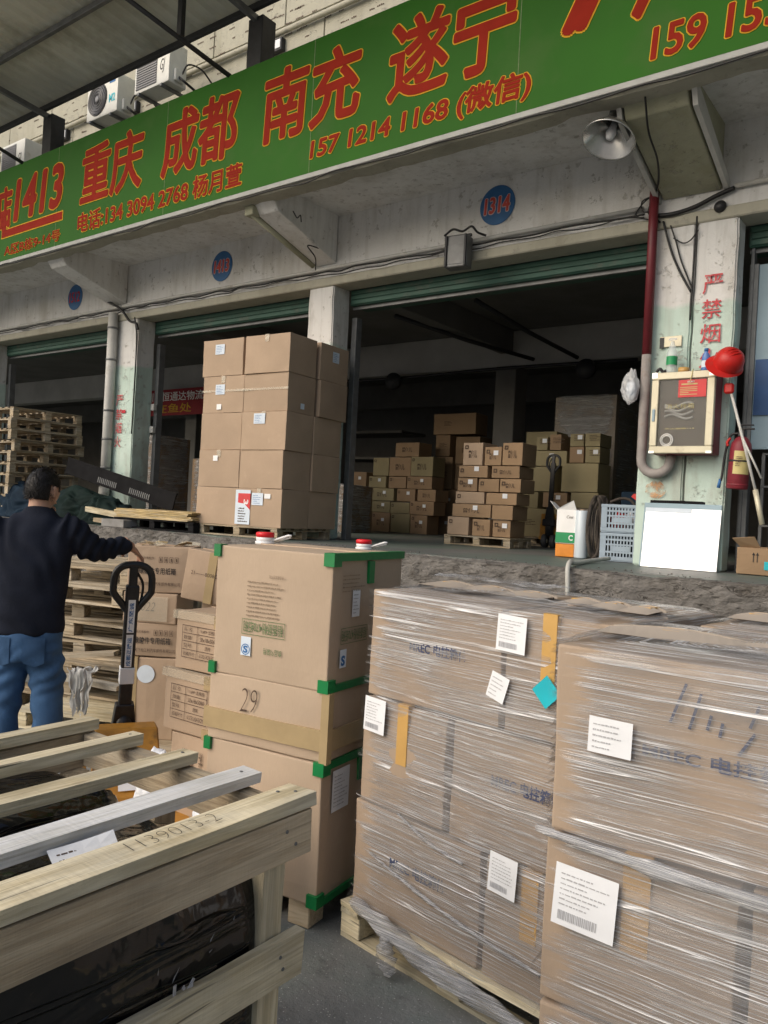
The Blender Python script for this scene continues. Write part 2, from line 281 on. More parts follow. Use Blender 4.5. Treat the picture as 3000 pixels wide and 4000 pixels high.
def ring_tube(bm, pts, rad, seg=10, closed=False, caps=True):
    pts = [Vector(p) for p in pts]; n = len(pts); rings = []; prev = None
    for i, p in enumerate(pts):
        a = pts[(i-1) % n] if (closed or i > 0) else p; b = pts[(i+1) % n] if (closed or i < n-1) else p
        d = (b-a).normalized() if (b-a).length > 1e-9 else Vector((0, 0, 1))
        if prev is None: u_ = d.orthogonal().normalized()
        else: u_ = (prev - d*prev.dot(d)).normalized()
        prev = u_; w_ = d.cross(u_); r = rad[i] if isinstance(rad, (list, tuple)) else rad
        ra, rb = r if isinstance(r, (list, tuple)) else (r, r)
        rings.append([bm.verts.new(p + u_*math.cos(2*PI*k/seg)*ra + w_*math.sin(2*PI*k/seg)*rb) for k in range(seg)])
    for i in range(n if closed else n-1):
        A, B = rings[i], rings[(i+1) % n]
        for k in range(seg): bm.faces.new((A[k], A[(k+1) % seg], B[(k+1) % seg], B[k]))
    if caps and not closed: bm.faces.new(rings[0][::-1]); bm.faces.new(rings[-1])
    return rings
def tube(name, pts, rad, mat, parent=None, seg=10, closed=False, smooth=True, loc=(0, 0, 0)):
    bm = bmesh.new(); ring_tube(bm, pts, rad, seg, closed); return link(name, mesh_from(bm, name, smooth), mat, parent, loc)
def spline(pts, n=8):
    """Catmull-Rom through the points"""
    P = [Vector(p) for p in pts]; P = [P[0]*2-P[1]] + P + [P[-1]*2-P[-2]]; out = []
    for i in range(1, len(P)-2):
        for k in range(n):
            t = k/n; a, b, c, d = P[i-1], P[i], P[i+1], P[i+2]
            out.append(.5*((2*b)+(c-a)*t+(2*a-5*b+4*c-d)*t*t+(3*b-a-3*c+d)*t**3))
    out.append(P[-2]); return out
def lathe(name, prof, mat, parent=None, seg=24, loc=(0, 0, 0), rot=(0, 0, 0), smooth=True, cap=True):
    bm = bmesh.new(); rings = []
    for r, z in prof: rings.append([bm.verts.new((r*math.cos(2*PI*k/seg), r*math.sin(2*PI*k/seg), z)) for k in range(seg)])
    for a, b in zip(rings, rings[1:]):
        for k in range(seg): bm.faces.new((a[k], a[(k+1) % seg], b[(k+1) % seg], b[k]))
    if cap:
        if prof[0][0] > 1e-4: bm.faces.new(rings[0][::-1])
        if prof[-1][0] > 1e-4: bm.faces.new(rings[-1])
    bmesh.ops.remove_doubles(bm, verts=bm.verts[:], dist=1e-5)
    return link(name, mesh_from(bm, name, smooth), mat, parent, loc, rot)
def prism(name, poly, axis, a, b, mat, parent=None, bev=0):
    """polygon in the two other axes, extruded from a to b along axis"""
    bm = bmesh.new(); mk = {'X': lambda p, t: (t, p[0], p[1]), 'Y': lambda p, t: (p[0], t, p[1]), 'Z': lambda p, t: (p[0], p[1], t)}[axis]
    A = [bm.verts.new(mk(p, a)) for p in poly]; B = [bm.verts.new(mk(p, b)) for p in poly]; n = len(poly)
    bm.faces.new(A); bm.faces.new(B[::-1])
    for i in range(n): bm.faces.new((A[i], A[(i+1) % n], B[(i+1) % n], B[i]))
    bmesh.ops.recalc_face_normals(bm, faces=bm.faces)
    if bev: bmesh.ops.bevel(bm, geom=bm.edges[:], offset=bev, segments=1, affect='EDGES')
    return link(name, mesh_from(bm, name), mat, parent)
TMP = bpy.data.scenes.new('lettering_workshop')
def text_me(body, bold=0.0, shear=0.0, fit=None, spacing=1.0, ext=0.0):
    """lettering as a flat mesh in xy, lower left corner at 0, scaled to fit = (w, h) or to height fit"""
    c = bpy.data.curves.new('lettering', 'FONT'); c.body = body; c.size = 1; c.offset = bold; c.shear = shear; c.space_character = spacing; c.resolution_u = 3
    o = bpy.data.objects.new('lettering', c); TMP.collection.objects.link(o); TMP.view_layers[0].update(); dg = TMP.view_layers[0].depsgraph
    me = bpy.data.meshes.new_from_object(o.evaluated_get(dg)); bpy.data.objects.remove(o); bpy.data.curves.remove(c)
    xs = [v.co.x for v in me.vertices]; ys = [v.co.y for v in me.vertices]; x0, x1, y0, y1 = min(xs), max(xs), min(ys), max(ys)
    if isinstance(fit, tuple): sx, sy = fit[0]/(x1-x0), fit[1]/(y1-y0)
    else: sx = sy = fit/(y1-y0)
    for v in me.vertices: v.co = ((v.co.x-x0)*sx, (v.co.y-y0)*sy, 0)
    return me
def fat_text_me(body, r, shear, fit, spacing=1.0, n=12, dz=.0003):
    """heavier lettering: the glyphs repeated round a small circle, each a hair deeper"""
    base = text_me(body, .0, shear, fit, spacing); vs = [v.co.copy() for v in base.vertices]; fs = [tuple(p.vertices) for p in base.polygons]; V, Fs = [], []
    for k in range(n+1):
        a = 2*PI*k/n; ox, oy = (r*math.cos(a), r*math.sin(a)) if k < n else (0, 0); b = len(V)
        V += [(v.x+ox, v.y+oy, dz*(k+1)) for v in vs]; Fs += [tuple(i+b for i in f) for f in fs]
    me = bpy.data.meshes.new('lettering'); me.from_pydata(V, [], Fs); bpy.data.meshes.remove(base); return me
def split_x(me, gap):
    """part a line of lettering at its word gaps"""
    ps = sorted(((min(me.vertices[i].co.x for i in p.vertices), max(me.vertices[i].co.x for i in p.vertices), tuple(p.vertices)) for p in me.polygons)); groups = []; hi = -1e9
    for a, b, f in ps:
        if a > hi+gap: groups.append([])
        groups[-1].append(f); hi = max(hi, b)
    out = []
    for g in groups:
        ids = sorted({i for f in g for i in f}); mp = {i: k for k, i in enumerate(ids)}; m = bpy.data.meshes.new('lettering'); m.from_pydata([me.vertices[i].co[:] for i in ids], [], [tuple(mp[i] for i in f) for f in g]); out.append(m)
    return out
FRONT = lambda x, y, z: Matrix.Translation((x, y, z)) @ Matrix.Rotation(PI/2, 4, 'X')
RIGHT = lambda x, y, z: Matrix.Translation((x, y, z)) @ Matrix.Rotation(PI/2, 4, 'Z') @ Matrix.Rotation(PI/2, 4, 'X')
TOP = lambda x, y, z: Matrix.Translation((x, y, z))
def lettering(name, body, mat, parent, M, fit, bold=0.0, shear=0.0, spacing=1.0, flip=False):
    me = text_me(body, bold, shear, fit, spacing)
    if flip:
        w, h = fit
        for v in me.vertices: v.co = (w-v.co.x, h-v.co.y, 0)
    return link(name, me, mat, parent, M=M)
def quad(name, w, h, mat, parent, M, n=1, curl=0.0):
    bm = bmesh.new(); g = [[bm.verts.new((w*i/n, h*j/n, (curl*((i/n)*(j/n))**2))) for i in range(n+1)] for j in range(n+1)]
    for j in range(n):
        for i in range(n): bm.faces.new((g[j][i], g[j][i+1], g[j+1][i+1], g[j+1][i]))
    return link(name, mesh_from(bm, name), mat, parent, M=M)
def rects_me(rs, key):
    if key in CACHE: return CACHE[key]
    bm = bmesh.new()
    for x0, y0, x1, y1 in rs: bm.faces.new([bm.verts.new((x, y, 0)) for x, y in ((x0, y0), (x1, y0), (x1, y1), (x0, y1))])
    me = mesh_from(bm, 'print'); CACHE[key] = me; return me
def lines(w, h, rows, seed, m=.1, barcode=False, fill=.5):
    r = random.Random(seed); out = []; y1 = h*(1-m); b0 = h*(m+.22) if barcode else h*m; st = (y1-b0)/rows
    for i in range(rows):
        x = w*m; y = y1-st*(i+.75); xe = w*(1-m)*(.55+.45*r.random())
        while x < xe:
            l = w*(.02+.09*r.random()); out.append((x, y, min(x+l, xe), y+st*fill*(.6+.4*r.random()))); x += l+w*.018
    if barcode:
        x = w*m
        while x < w*.72: l = w*(.006+.014*r.random()); out.append((x, h*m, x+l, h*(m+.15))); x += l+w*(.006+.012*r.random())
    return out
def sticker(parent, M, w, h, seed, rows=6, mat='paper', ink='ink_grey', barcode=False, name='shipping_label', curl=0.0):
    s = quad(name, w, h, mat, parent, M, 4 if curl else 1, curl)
    link('print', rects_me(lines(w, h, rows, seed, .1, barcode, .30), ('lab', w, h, seed, rows, barcode)), None, s, (0, 0, .0012)).data.materials.clear()
    p = s.children[0]; p.data.materials.append(MAT[ink]) if len(p.data.materials) == 0 else None
    return s

# ---- cartons: a taped box whose sides bulge a little, flap seam in the lid
def carton_me(w, d, h, seed=0, soft=1.0, mat='carton', n=5):
    k = ('carton', round(w, 2), round(d, 2), round(h, 2), seed % 5, round(soft, 1), mat, n)
    if k in CACHE: return CACHE[k]
    bm = bmesh.new(); abox(bm, -w/2, w/2, -d/2, d/2, 0, h)
    if n > 1: bmesh.ops.subdivide_edges(bm, edges=bm.edges[:], cuts=n-1, use_grid_fill=True)
    bmesh.ops.bevel(bm, geom=[e for e in bm.edges if e.is_manifold and e.calc_face_angle(0) > .8], offset=.006, segments=2, affect='EDGES', profile=.6)
    r = random.Random(seed % 5); off = Vector((r.random()*9, r.random()*9, r.random()*9))
    for v in bm.verts:
        c = v.co; nx, ny, nz = c.x/(w/2), c.y/(d/2), c.z/h*2-1
        k1 = soft*.010
        v.co = c + Vector((nx*k1*(1-ny*ny)*(1-nz*nz), ny*k1*(1-nx*nx)*(1-nz*nz), 0)) + noise.noise_vector(c*3.0+off)*.006*soft + noise.noise_vector(c*9.0+off)*.002*soft
    # seam between the lid flaps
    abox(bm, -w/2+.008, w/2-.008, -.003, .003, h-.004, h+.0012+.004*soft)
    me = mesh_from(bm, 'carton'); me.materials.append(MAT[mat]); CACHE[k] = me; return me
def carton(label, w, d, h, loc, rz=0, mat='carton', group=None, seed=None, soft=1.0, tape=None, n=5, rot=None):
    seed = random.randint(0, 999) if seed is None else seed
    o = link('carton', carton_me(w, d, h, seed, soft, mat, n), None, None, loc, rot or (0, 0, rz)); tag(o, label, 'carton', group)
    if tape:
        tw = .05 if max(w, d) > .3 else .036; e = .009*soft+.004
        bm = bmesh.new(); abox(bm, -w/2-.004, w/2+.004, -tw/2, tw/2, h-.002, h+e*.55); 
        for s in (-1, 1): abox(bm, s*(w/2+.001)-.005, s*(w/2+.001)+.005, -tw/2, tw/2, h-min(.09, h*.4), h+.002)
        link('tape', mesh_from(bm, 'tape'), tape, o)
    return o
def F(o_w, o_d, o_h, face, u, v, off=.011):
    """matrix of a point on a carton's face; u,v measured from the face's lower left corner"""
    if face == 'front': return FRONT(-o_w/2+u, -o_d/2-off, v)
    if face == 'right': return RIGHT(o_w/2+off, -o_d/2+u, v)
    return TOP(-o_w/2+u, -o_d/2+v, o_h+off)

# ---- pallets: deck boards, stringer boards, blocks, runners
def pallet(label, L, W, loc, rz=0, mat='wood_old', group=None, h=.135, boards=7, rot=None):
    p = thing('wooden_pallet', label, 'pallet', loc, rz, group)
    if rot: p.rotation_euler = rot
    t = .018; bw = .095
    for i in range(boards): plank('deck_board', L, bw, t, mat, p, (0, -W/2+bw/2+(W-bw)*i/(boards-1), h-t/2), 'X', rough=1)
    for x in (-1, 0, 1):
        plank('stringer', W, .09, t, mat, p, (x*(L/2-.05), 0, h-t*1.5-.0015), 'Y', rough=1)
        for y in (-1, 0, 1):
            link('block', box_me(.1, .1, h-3*t-.004, .003, 1, mat), None, p, (x*(L/2-.05), y*(W/2-.055), t+.001))
    for y in (-1, 0, 1): plank('runner', L, .09, t, mat, p, (0, y*(W/2-.055), t/2), 'X', rough=1)
    return p
def move_copy(src, label, loc, rz=0, rot=None):
    c = copy_tree(src); c['label'] = label; c.location = loc; c.rotation_euler = rot or (0, 0, rz); return c

# ------------------------------------------------------------------ ground and loading dock
bm = bmesh.new(); bmesh.ops.create_grid(bm, x_segments=8, y_segments=8, size=400)
struct(link('ground', mesh_from(bm, 'ground'), 'yard_concrete'))
bm = bmesh.new(); bm.faces.new([bm.verts.new(q) for q in ((-200, -40, .004), (200, -40, .004), (200, -1.6, .004), (-200, -1.6, .004))]); struct(link('bounce_sheet', mesh_from(bm, 'bounce_sheet'), 'bounce_pale'))  # unseen pale sheet behind the camera, added to bounce light onto soffit and facade
DZ, DY = 1.22, 6.1
dock = struct(bx('loading_dock', -40, 60, DY+.16, 20, .2, DZ, 'dock_floor', None, 0))
def fbm(p, o=4, l=2.1, g=.5):
    s, a = 0, 1
    for _ in range(o): s += a*noise.noise(p); p = p*l; a *= g
    return s
prof = []
for i in range(15): prof.append((DY, .0+DZ*.80*i/14, 0))
for i in range(1, 13): prof.append((DY, DZ*.80+DZ*.2*i/12, i/12))
for i in range(1, 9): prof.append((DY+.24*i/8, DZ, 1.0-.85*i/8))
bm = bmesh.new(); rows = []; X = -15.0; xs = [-40, -30, -20]
while X < 1.0: xs.append(X); X += .028
xs += [2, 5, 8, 20, 40, 60]
for X in xs:
    r = []
    for y, z, e in prof:
        p = Vector((X*1.1, y*2.0, z*2.2)); f = fbm(p*2.2, 5)
        chip = max(0, fbm(Vector((X*1.3, 7.7, z*.8)), 4)+.05)*e
        ledge = .05 if z < .93+.03*math.sin(X*1.7)+.04*noise.noise(Vector((X*2, 0, 3))) else 0.0
        dy = .014*f + .02*abs(fbm(p*7, 3)) + .075*chip + (ledge if e < .9 and z < 1.2 else 0); dz = -(.012*abs(fbm(p*5, 3))+.05*chip*(1 if e > .5 else 0)) if z > 1.0 else 0
        if e > 0 and e < .2: dz -= .003
        r.append(bm.verts.new((X, y+dy, z+dz+(.003 if z >= DZ else 0))))
    rows.append(r)
for a, b in zip(rows, rows[1:]):
    for i in range(len(prof)-1): bm.faces.new((a[i], b[i], b[i+1], a[i+1]))
link('dock_edge', mesh_from(bm, 'dock_edge'), 'concrete_rough', dock)
# small rubble lying on the worn dock lip
def crumbs(n, rng, fx, fy, fz, smin, smax):
    vs, fs = [], []
    for _ in range(n):
        x, y = fx(rng), fy(rng); s = rng.uniform(smin, smax); R3 = Euler((rng.random()*6, rng.random()*6, rng.random()*6)).to_matrix(); b = len(vs)
        for d in ((1, 0, 0), (-1, 0, 0), (0, .7, 0), (0, -.8, 0), (0, 0, .5), (0, 0, -.5)): q = R3 @ Vector(d)*s*rng.uniform(.7, 1.2); vs.append((x+q.x, y+q.y, fz+s*.3+q.z*.6))
        for f in ((0, 2, 4), (2, 1, 4), (1, 3, 4), (3, 0, 4), (2, 0, 5), (1, 2, 5), (3, 1, 5), (0, 3, 5)): fs.append([b+i for i in f])
    me = bpy.data.meshes.new('crumbs'); me.from_pydata(vs, [], fs); return me
rr = random.Random(3)
o = link('rubble', crumbs(300, rr, lambda r: r.uniform(-12, 0), lambda r: DY+r.uniform(.04, .45), DZ, .004, .016), 'concrete_rough'); o['kind'] = 'stuff'; tag(o, 'loose concrete crumbs along the worn edge of the loading dock', 'rubble')
o = link('grit', crumbs(700, rr, lambda r: r.uniform(-3.6, .6), lambda r: r.uniform(.2, 3.0), 0, .0012, .005), 'concrete_rough'); o['kind'] = 'stuff'; tag(o, 'pale grit scattered over the dark yard concrete', 'grit')

# ------------------------------------------------------------------ warehouse building
B = thing('warehouse_building', 'white warehouse with open shutter bays, mint pillars and a concrete canopy', 'building')
PY = 7.5
def pillar(x0, x1, y1):
    bm = bmesh.new(); abox(bm, x0, x1, PY-.006, y1, DZ+.002, 4.40)
    bmesh.ops.subdivide_edges(bm, edges=[e for e in bm.edges if abs(e.verts[0].co.z-e.verts[1].co.z) > 1], cuts=40)
    bmesh.ops.bevel(bm, geom=[e for e in bm.edges if e.is_manifold and e.calc_face_angle(0) > .8], offset=.014, segments=2, affect='EDGES')
    for v in bm.verts: v.co += noise.noise_vector(v.co*4)*.009
    return link('pillar', mesh_from(bm, 'pillar'), 'paint_pillar', B)
pillar(-2.66, -2.235, 7.78); pillar(-2.215, -1.86, 7.74); pillar(-7.02, -6.60, 7.82); pillar(-11.20, -10.58, 7.82); pillar(-15.6, -15.1, 7.82); pillar(2.4, 2.9, 7.82); pillar(6.8, 7.3, 7.82); pillar(11.2, 11.7, 7.82)
bx('pillar_joint', -2.24, -2.21, 7.54, 7.7, DZ, 4.4, 'concrete', B, 0)
bx('fascia', -40, 60, PY, 7.75, 4.49, 5.30, 'paint_white', B, .01)
bx('lintel', -40, 60, PY-.03, 7.78, 4.39, 4.50, 'paint_cream', B, .012)
bx('canopy_slab', -40, 60, 6.2, 7.6, 5.252, 5.43, 'paint_soffit', B, .01)
bm = bmesh.new()
for i in range(0, 481):
    X = -40+.1*i; c = max(0, fbm(Vector((X*1.6, 1, 2)), 4))
    ring = [(6.16, 5.262), (6.16+.02*c, 5.10+.05*c), (6.20+.02*c, 5.055+.05*c), (6.40-.05*c, 5.06+.04*c), (6.44, 5.13+.03*c), (6.46, 5.262)]
    r = [bm.verts.new((X, y+.006*noise.noise(Vector((X*6, y*9, z*9))), z+.006*noise.noise(Vector((X*7, y*9, z*7))))) for y, z in ring]
    if i:
        for k in range(5): bm.faces.new((pr[k], r[k], r[k+1], pr[k+1]))
    pr = r
link('canopy_edge_beam', mesh_from(bm, 'canopy_edge_beam'), 'paint_cream', B)
for x0, x1, m in ((-2.54, -2.02, 'paint_olive'), (-6.90, -6.58, 'paint_soffit'), (-11.30, -10.90, 'paint_soffit'), (-15.6, -15.2, 'paint_soffit')):
    prism('bracket', [(6.36, 5.08), (6.44, 4.97), (7.49, 4.66), (7.49, 5.261), (6.36, 5.261)], 'X', x0, x1, m, B, .008)
for x0, x1 in ((-2.60, -2.56), (-1.99, -1.95)): prism('bracket_trim', [(6.38, 5.06), (6.44, 4.95), (7.49, 4.63), (7.49, 4.72), (6.38, 5.14)], 'X', x0, x1, 'pipe_white', B)
upw = bx('upper_wall', -40, 60, PY, 7.75, 5.42, 12.5, 'paint_cream', B, 0)
# cladding panels of the upper storey and their small printed marks
for r_ in range(5):
    for c_ in range(9):
        x0 = -16.2+c_*1.42+(.71 if r_ % 2 else 0); z0 = 5.9+r_*.52
        bx('cladding_panel', x0, x0+1.40, PY-.022, PY-.001, z0, z0+.505, 'paint_cream', upw, .004)
rr = random.Random(5); rs = []
for i in range(420):
    x = rr.uniform(-16, -3.6); z = 5.95+rr.randint(0, 17)*.145+rr.uniform(-.01, .01); l = rr.uniform(.06, .17)
    for k in range(int(l/.028)): rs.append((x+k*.028, z, x+k*.028+.02, z+rr.uniform(.014, .024)))
link('cladding_print', rects_me(rs, 'clad'), 'ink_brown', upw, M=FRONT(0, PY-.026, 0))
for z, y, rad in ((6.98, 7.40, .035), (7.30, 7.42, .028), (7.86, 7.42, .035)): tube('wall_conduit', [(-40, y, z), (-20, y, z), (-8, y, z), (8, y, z)], rad, 'paint_cream', upw)
bx('wall_ledge', -40, 8, 7.34, PY-.024, 7.06, 7.2, 'paint_cream', upw, .01)
for x, z in ((-7.92, 7.62), (-13.0, 7.66), (-11.05, 7.62)):
    bx('wall_box', x, x+.26, 7.40, PY-.024, z, z+.17, 'steel_dark', upw, .006); bx('wall_box_plate', x+.15, x+.24, 7.39, 7.40, z+.03, z+.14, 'paper', upw, 0)
# shutter boxes and rails of the bays
for x0, x1 in ((-15.1, -11.22), (-10.56, -7.04), (-6.58, -2.68), (-1.84, 2.4)):
    sb = bx('shutter_box', x0, x1, 7.80, 8.15, 4.20, 4.40, 'shutter_green', B, .01)
    bx('shutter_lip', x0, x1, 7.86, 7.90, 4.16, 4.197, 'steel_grey', sb, 0)
    for i in range(3): bx('shutter_slat', x0+.02, x1-.02, 7.785, 7.799, 4.212+i*.06, 4.262+i*.06, 'shutter_green', sb, .004)
    for x in (x0+.05, x1-.05): bx('shutter_rail', x-.04, x+.04, 7.84, 7.95, DZ+.002, 4.055, 'steel_grey', sb, .004)
# interior shell
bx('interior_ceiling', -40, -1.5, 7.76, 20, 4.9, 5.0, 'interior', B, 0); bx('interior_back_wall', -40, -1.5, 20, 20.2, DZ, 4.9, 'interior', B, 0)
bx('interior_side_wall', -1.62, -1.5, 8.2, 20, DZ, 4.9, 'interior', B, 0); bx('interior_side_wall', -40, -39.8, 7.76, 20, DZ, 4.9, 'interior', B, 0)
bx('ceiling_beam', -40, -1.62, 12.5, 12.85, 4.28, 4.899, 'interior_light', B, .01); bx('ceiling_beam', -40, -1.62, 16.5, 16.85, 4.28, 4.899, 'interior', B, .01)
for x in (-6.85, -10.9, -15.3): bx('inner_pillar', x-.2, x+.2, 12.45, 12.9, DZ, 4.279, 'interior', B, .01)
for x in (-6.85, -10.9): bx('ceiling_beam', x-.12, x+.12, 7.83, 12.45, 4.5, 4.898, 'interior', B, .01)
# next bay on the right: pale blue door leaf with a notice
bd = bx('bay_door', -1.80, -1.0, 7.86, 7.90, 2.35, 4.05, 'blue_panel', B, .004); bx('door_edge', -1.82, -1.79, 7.83, 7.92, DZ, 4.4, 'steel_grey', B, .003)
bx('bay_wall', -1.78, 60, 9.2, 9.4, DZ, 4.9, 'interior', B, 0)
bx('notice', -1.74, -1.55, 7.84, 7.852, 2.66, 3.17, 'blue_notice', bd, 0)

# ------------------------------------------------------------------ yard roof
RF = thing('yard_roof', 'corrugated metal roof on dark steel posts above the green sign', 'roof')
bm = bmesh.new(); pr = None; x = -34.0; i = 0
while x < 40.0:
    up_ = (i//2) % 2; r = [bm.verts.new((x, y, z+(.035 if up_ else 0))) for y, z in ((6.34, 7.40), (5.7, 7.465), (5.1, 7.53), (4.5, 7.59), (3.9, 7.655))]
    if pr:
        for k in range(4): bm.faces.new((pr[k], r[k], r[k+1], pr[k+1]))
    pr = r; x += (.045 if i % 2 == 0 else .03)*1.5; i += 1
link('roof_sheet', mesh_from(bm, 'roof_sheet'), 'roof_metal', RF)
for y, z in ((6.30, 7.30), (5.35, 7.40), (4.1, 7.53)): bx('purlin', -34, 40, y-.03, y+.03, z+.01, z+.085, 'steel_dark' if y > 6 else 'steel_grey', RF, .006)
for x in (6.4, 2.0, -2.5, -7.01, -11.45, -15.9):
    prism('rafter', [(6.5, 7.20), (3.9, 7.46), (3.9, 7.52), (6.5, 7.27)], 'X', x-.03, x+.03, 'steel_grey', RF); bx('post', x-.12, x+.12, 6.34, 6.56, 5.42, 7.27, 'steel_dark', RF, .008)
tube('strut', [(-7.147, 6.25, 6.50), (-7.83, 5.2, 7.13), (-8.2, 4.6, 7.46)], .028, 'steel_dark', RF, 8); tube('strut', [(-11.70, 6.25, 6.50), (-12.2, 5.4, 6.95), (-12.8, 4.5, 7.46)], .028, 'steel_dark', RF, 8)
bx('hanger', -7.71, -7.63, 5.77, 5.83, 6.97, 7.46, 'steel_dark', RF, .004)

# ------------------------------------------------------------------ the long green sign
SY = 6.15
sg = thing('shop_sign', 'long green sign board with red and yellow lettering above the bays', 'sign')
bx('sign_panel', -22, 3.0, SY, SY+.05, 5.13, 6.55, 'sign_green', sg, .004)
bx('sign_frame', -22, 3.0, SY-.012, SY+.052, 5.075, 5.127, 'sign_grey', sg, .004)
for i in range(9): bx('panel_seam', -20.5+i*2.44, -20.492+i*2.44, SY-.0015, SY-.0005, 5.135, 6.545, 'ink_green', sg, 0)
def sign_text(body, x0, x1, z0, z1, r, o1, shear=0, spacing=1.0):
    fit = (x1-x0-2*r, z1-z0-2*r)
    A, O = fat_text_me(body, r, shear, fit, spacing), fat_text_me(body, r+o1, shear, fit, spacing, 16); parts = [(A, O)]
    if ' ' in body:
        sa_, so_ = split_x(A, .05), split_x(O, .05-2*o1); parts = list(zip(sa_, so_)) if len(sa_) == len(so_) else parts
    for A, O in parts:
        L = link('lettering', A, 'sign_red', sg, M=FRONT(x0+r, SY-.006, z0+r)); link('outline', O, 'sign_yellow', L, (0, 0, -.0054))
sign_text('店', -12.42, -11.98, 5.62, 6.27, .022, .013); sign_text('1413', -11.92, -10.58, 5.67, 6.32, .03, .014, .12)
for k, (a_, b_, c_, d_) in enumerate(((-12.24, 5.49, -10.57, 5.60), (-12.24, 5.60, -12.12, 5.9))):
    L = link('underline', rects_me([(a_, b_, c_, d_)], ('ul', k)), 'sign_red', sg, M=FRONT(0, SY-.0062-.001*k, 0)); link('outline', rects_me([(a_-.015, b_-.015, c_+.015, d_+.015)], ('ulo', k)), 'sign_yellow', L, (0, 0, -.0035))
for s, x0, x1 in (('重庆', -10.15, -8.75), ('成都', -8.38, -6.98), ('南充', -6.58, -5.20), ('遂宁', -4.86, -3.45)): sign_text(s, x0, x1, 5.58, 6.38, .020, .0115, 0.05)
sign_text('》', -3.02, -2.64, 5.66, 6.34, .04, .014); sign_text('广州', -2.42, -1.02, 5.60, 6.38, .020, .0115, .05)
sign_text('A区B栋9-14号', -12.14, -10.60, 5.195, 5.365, .004, .006); sign_text('电话:134 3094 2768 杨月萱', -10.17, -6.89, 5.215, 5.485, .007, .009); sign_text('157 1214 1168 (微信)', -5.85, -3.28, 5.22, 5.50, .008, .009, .08); sign_text('159 1533 0268', -2.25, -.4, 5.24, 5.50, .008, .009, .08)

# number discs on the fascia
def disc(x, z, body, pale, label):
    d = thing('number_disc', label, 'number sign', (x, PY-.004, z), 0, 'round blue number discs over the bays')
    lathe('plate', [(0, 0), (.21, 0), (.213, .004), (.205, .008), (0, .008)], 'disc_blue', d, 40, (0, 0, 0), (PI/2, 0, 0), False)
    if not pale: link('outline', fat_text_me(body, .014, .08, (.30, .17)), 'disc_pale', d, M=FRONT(-.15, -.0085, -.085))
    link('number', fat_text_me(body, .006 if not pale else .003, .08, (.30, .17)), 'disc_red' if not pale else 'ink_red', d, M=FRONT(-.15, -.0128, -.085))
disc(-4.33, 4.96, '1314', False, 'round blue disc with red number 1314 over the widest bay'); disc(-8.71, 4.93, '1413', False, 'round blue disc with red number 1413 over the middle bay')
disc(-12.36, 4.93, '1512', True, 'faded blue disc with illegible number, leftmost on the fascia')

# air conditioners on the upper wall
def aircon(x0, z0, fan, label):
    a = thing('air_conditioner', label, 'air conditioner', (x0, 6.72, z0), 0, 'air conditioner units above the sign'); W, D, H = .76, .30, .56
    bd = link('body', box_me(W, D, H, .02, 2), None, a, (W/2, D/2, 0)); bd.data.materials.append(MAT['ac_white']) if not bd.data.materials else None
    if fan:
        lathe('fan_grille', [(0, .012), (.045, .012), (.05, .006), (.225, .004), (.235, .012), (.24, .0)], 'black_plastic', a, 36, (.27, 0, .28), (PI/2, 0, 0))
        lathe('fan_hub', [(0, .02), (.045, .018), (.05, .008)], 'grille_grey', a, 20, (.27, 0, .28), (PI/2, 0, 0))
        for r in (.09, .13, .17, .205): tube('fan_ring', [(.27+r*math.cos(2*PI*k/32), -.012, .28+r*math.sin(2*PI*k/32)) for k in range(32)], .004, 'grille_grey', a, 5, True)
        quad('sticker', .14, .10, 'print_blue', a, FRONT(.56, -.003, .44)); lettering('logo', 'M2', 'teal_sticker', a, FRONT(.56, -.003, .16), (.15, .12), .03)
    else:
        quad('grille_panel', .46, .48, 'grille_grey', a, FRONT(.04, -.003, .04)); 
        for k in range(14): bx('grille_bar', .045, .495, -.012, -.004, .05+k*.034, .062+k*.034, 'grille_grey', a, 0)
        lettering('logo', 'GJ', 'ink_black', a, FRONT(.57, -.003, .14), (.10, .2), .0, .3)
    bx('valve_cover', W, W+.04, .08, .24, .04, .20, 'ac_white', a, .01)
    for x in (.12, .62): bx('wall_bracket', x-.02, x+.02, -.02, .76, -.045, -.004, 'steel_grey', a, .003)
    tube('refrigerant_pipe', spline([(W+.03, .15, .1), (W+.12, .2, .02), (W+.10, .5, -.04), (W-.05, .74, -.05)]), .018, 'wire_black', a, 8)
    tube('refrigerant_pipe', spline([(W+.03, .2, .16), (W+.09, .25, .3), (W+.06, .5, .36), (W, .74, .3)]), .012, 'wire_black', a, 8)
aircon(-11.03, 7.2, True, 'air conditioner with round black fan and blue sticker above the sign'); aircon(-9.86, 7.30, False, 'air conditioner with square grey grille and black script logo above the sign')
aircon(-13.55, 6.85, False, 'small dusty air conditioner at the edge of the photo beside the steel post')

# pipes, wires and lamps on the front
tag(tube('conduit', [(-40, 7.46, 4.60), (-20, 7.46, 4.60), (-11, 7.46, 4.605), (-6.9, 7.46, 4.60), (-2.72, 7.46, 4.61)], .022, 'pipe_white'), 'long white conduit along the fascia over the bays', 'pipe')
tag(tube('conduit', [(-1.9, 7.46, 4.66), (0, 7.46, 4.67), (8, 7.46, 4.66)], .022, 'pipe_white'), 'short white conduit on the fascia beside the stained bracket', 'pipe')
def wire(label, pts, r=.006, mat='wire_black', n=8): return tag(tube('cable', spline(pts, n), r, mat, None, 6), label, 'cable')
rr = random.Random(9)
def sag(x0, x1, y, z, a, n): return [(x0+(x1-x0)*i/n, y-.02*rr.random(), z-a*rr.random()-(a*.6 if i % 3 == 1 else 0)) for i in range(n+1)]
wire('bundle of black wires sagging below the conduit across the middle bays', sag(-16, -2.7, 7.45, 4.565, .018, 60), .010); wire('thin black wire looping under the fascia conduit', sag(-16, -2.7, 7.44, 4.54, .03, 60), .006)
